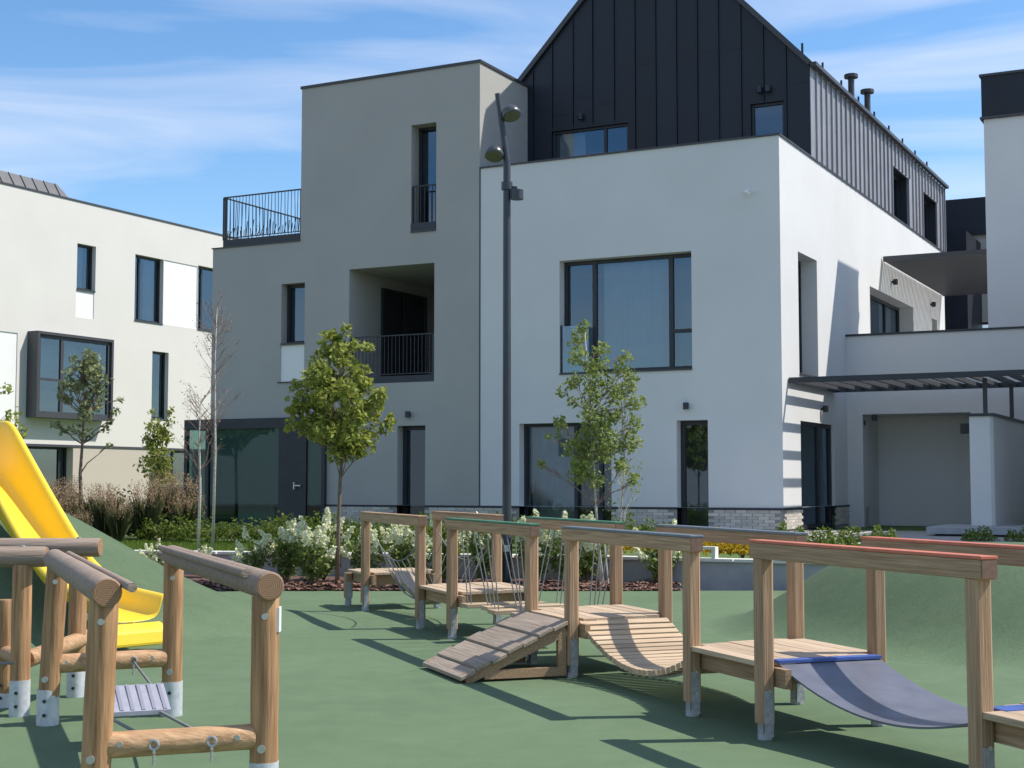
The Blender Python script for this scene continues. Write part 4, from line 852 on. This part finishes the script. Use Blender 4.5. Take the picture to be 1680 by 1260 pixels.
protos = [hydrangea(s) for s in (3, 4, 5)]
hy = [(-3.95,22.3,.85,'small white hydrangea at the left end of the mulch bed'), (-3.45,22.5,1.0,'white hydrangea second from the left end of the mulch bed'), (-3.05,22.15,1.05,'white hydrangea left of the young maple trunk, front row'), (-2.95,22.9,1.1,'white hydrangea behind the young maple, near the low wall'), (-2.25,22.6,.95,'white hydrangea just right of the young maple trunk'),
      (-1.65,22.7,1.05,'white hydrangea seen through the first handrail frame'), (-1.05,22.5,1.05,'white hydrangea seen between the two farthest handrail frames'), (-.45,22.4,1.1,'white hydrangea left of the street lamp foot'), (.35,22.35,1.15,'white hydrangea right of the street lamp foot'), (.85,22.2,1.05,'white hydrangea left of the birch trunk'), (1.15,22.5,1.1,'white hydrangea behind the birch trunk'), (2.3,22.35,1.0,'white hydrangea at the right end of the bed against the wall'), (-5.9,24.0,.6,'low white flowering hydrangea near the left mound'), (-5.0,23.6,.55,'tiny white flowering hydrangea beside the left mound')]
used = [0]*3
for i, (x, y, s, lab) in enumerate(hy):
    k = i % 3; p = protos[k]
    if not used[k]: used[k] = 1; p.location = (x, y, .04); p.rotation_euler.z = rnd.uniform(0,6); p.scale = (s,s,s); p['label'] = lab; p['group'] = 'white hydrangeas in the bed'
    else: copy_thing(p, (x, y, .04), rnd.uniform(0,6), (s,s,s), lab, 'white hydrangeas in the bed')
def row(proto, spots, label, group, zf=lambda x, y: .42):
    for i, (x, y, s) in enumerate(spots):
        if i == 0: proto.location = (x, y, zf(x,y)); proto.scale = (s,s,s); proto['label'] = label; proto['group'] = group
        else: copy_thing(proto, (x, y, zf(x,y)), rnd.uniform(0,6.28), (s*rnd.uniform(.9,1.1), s*rnd.uniform(.9,1.1), s*rnd.uniform(.85,1.15)), label, group)
sp1 = shrub_proto('hedge_shrub', '', 'shrub', 520, .45, .5, .075, 'shrub')
row(sp1, [(-6.9+i*.52+rnd.uniform(-.1,.1), 28.3-i*.13+rnd.uniform(-.25,.25), 1.0) for i in range(19)], 'low yellow green shrub in the loose hedge row between lawn and building', 'hedge row in front of the building', lambda x, y: .45)
sp2 = shrub_proto('dark_shrub', '', 'shrub', 620, .55, .85, .09, 'dkshrub')
row(sp2, [(-8.9,29.6,1.1),(-8.0,29.8,1.15),(-7.4,29.0,.8),(-9.6,28.6,.9),(-6.7,29.6,.9)], 'dark green shrub among tall grasses left of the glazed corner', 'dark shrubs by the left block', lambda x, y: .46)
sp3 = shrub_proto('golden_shrub', '', 'shrub', 640, .42, .30, .06, 'yshrub', asp=.5)
row(sp3, [(2.75,23.3,1.25),(3.2,22.95,1.3),(3.6,22.75,1.3),(3.95,22.6,1.15),(2.1,23.8,1.1),(4.3,22.7,.8)], 'golden yellow shrub behind the low wall at right', 'golden shrubs behind the wall', lambda x, y: .4)
sp4 = shrub_proto('green_shrub', '', 'shrub', 460, .42, .42, .075, 'shrub')
row(sp4, [(5.0,23.6,1.0),(5.6,24.2,1.1),(6.2,24.5,.9),(4.6,24.4,1.0),(1.3,25.0,1.1),(.4,25.2,1.1),(-.6,25.4,1.15),(-1.6,25.6,1.1),(-2.4,25.9,1.05),(8.6,26.8,.8),(9.3,26.6,.8),(10.0,26.4,.8)], 'green shrub between the low wall and the building front', 'green shrubs behind the wall', lambda x, y: .42)
def grass_proto():
    T = empty('ornamental_grass', (0,0,0), 0, '', 'grass clump'); b = MB(); pl_ = MB()
    for _ in range(260):
        a = rnd.uniform(0,6.28); r = rnd.uniform(0,.12); L = rnd.uniform(.5,.95); o = rnd.uniform(.05,.32); p = Vector((math.cos(a)*r, math.sin(a)*r, 0)); q2 = p+Vector((math.cos(a)*o*.4, math.sin(a)*o*.4, L*.65)); e = p+Vector((math.cos(a)*o, math.sin(a)*o, L)); sdw = Vector((-math.sin(a), math.cos(a), 0))*.008
        k = len(b.v); b.v += [tuple(p-sdw), tuple(p+sdw), tuple(q2+sdw), tuple(e), tuple(q2-sdw)]; b.f.append((k,k+1,k+2,k+3,k+4))
        if rnd.random() < .28:
            for j in range(9): leaf(pl_, e+Vector((rnd.uniform(-.03,.03), rnd.uniform(-.03,.03), .30*j/9)), .055, .35)
    b.build('blades', M['grassb'], T); pl_.build('plumes', M['plume'], T); return T
gp_ = grass_proto()
row(gp_, [(-9.0,29.2,1.05),(-8.75,28.4,1.0),(-8.2,28.9,1.0),(-7.9,28.3,.85),(-7.2,28.6,.95),(-7.0,29.3,1.1),(-8.5,27.9,.75),(-6.5,28.9,.9),(-9.6,28.0,.9),(-7.5,27.8,.7),(-6.9,30.4,1.1),(-8.1,27.4,.6)], 'tall ornamental grass clump with tan plumes left of the glazed corner', 'ornamental grasses by the left block', lambda x, y: .45)
# lawn blades along the strip that shows
m = MB()
for _ in range(26000):
    x = rnd.uniform(-9,-.5); y = rnd.uniform(24.1, 27.6)-(x+2.6)*.2; z = .37+(y-24)*.017; h = rnd.uniform(.03,.075); a = rnd.uniform(0,3.14); dx, dy = math.cos(a)*.008, math.sin(a)*.008
    if any(False for _ in ()): pass
    m.quad((x-dx,y-dy,z), (x+dx,y+dy,z), (x+rnd.uniform(-.02,.02),y+rnd.uniform(-.02,.02),z+h))
tag(m.build('lawn_grass', M['lawnb']), 'short mown grass on the lawn strip behind the low wall', 'grass', kind='stuff')
m = MB()
for _ in range(5200):
    x = rnd.uniform(-6.5, 2.5); y = 21.36+abs(rnd.gauss(0, .55)); L = rnd.uniform(.015,.045); a = rnd.uniform(0,3.14); v = Vector((math.cos(a)*L, math.sin(a)*L, rnd.uniform(-.012,.012))); w_ = Vector((-math.sin(a)*L*.45, math.cos(a)*L*.45, rnd.uniform(-.01,.01))); c = Vector((x, y, (.02 if y < 21.5 else lump(x,y)+.012)+rnd.uniform(0,.012)))
    m.quad(c-v-w_, c+v-w_, c+v+w_, c-v+w_)
tag(m.build('bark_chips', M['chips']), 'loose reddish bark chips strewn over the planting bed edge', 'bark chips', kind='stuff')
# stakes by the birch
stk = empty('tree_stake', (1.38, 21.75, .0), 0, 'pair of pale tree stakes at the foot of the birch', 'stake')
MB().tube([(0,0,0),(-.08,.0,.62)], .013, 8).build('stake', M['birch'], stk); MB().tube([(.06,0,0),(.0,.02,.66)], .013, 8).build('stake', M['birch'], stk)
bn = empty('white_frame', (2.75, 22.35, .43), R(-26), 'small white rectangular frame standing on the low wall coping', 'frame')
MB().box(-.4,.4,-.08,.08,.14,.18).build('top_rail', M['cope'], bn)
for x in (-.38,.36): MB().box(x-.02,x+.04,-.08,.08,0,.14).build('leg', M['cope'], bn)
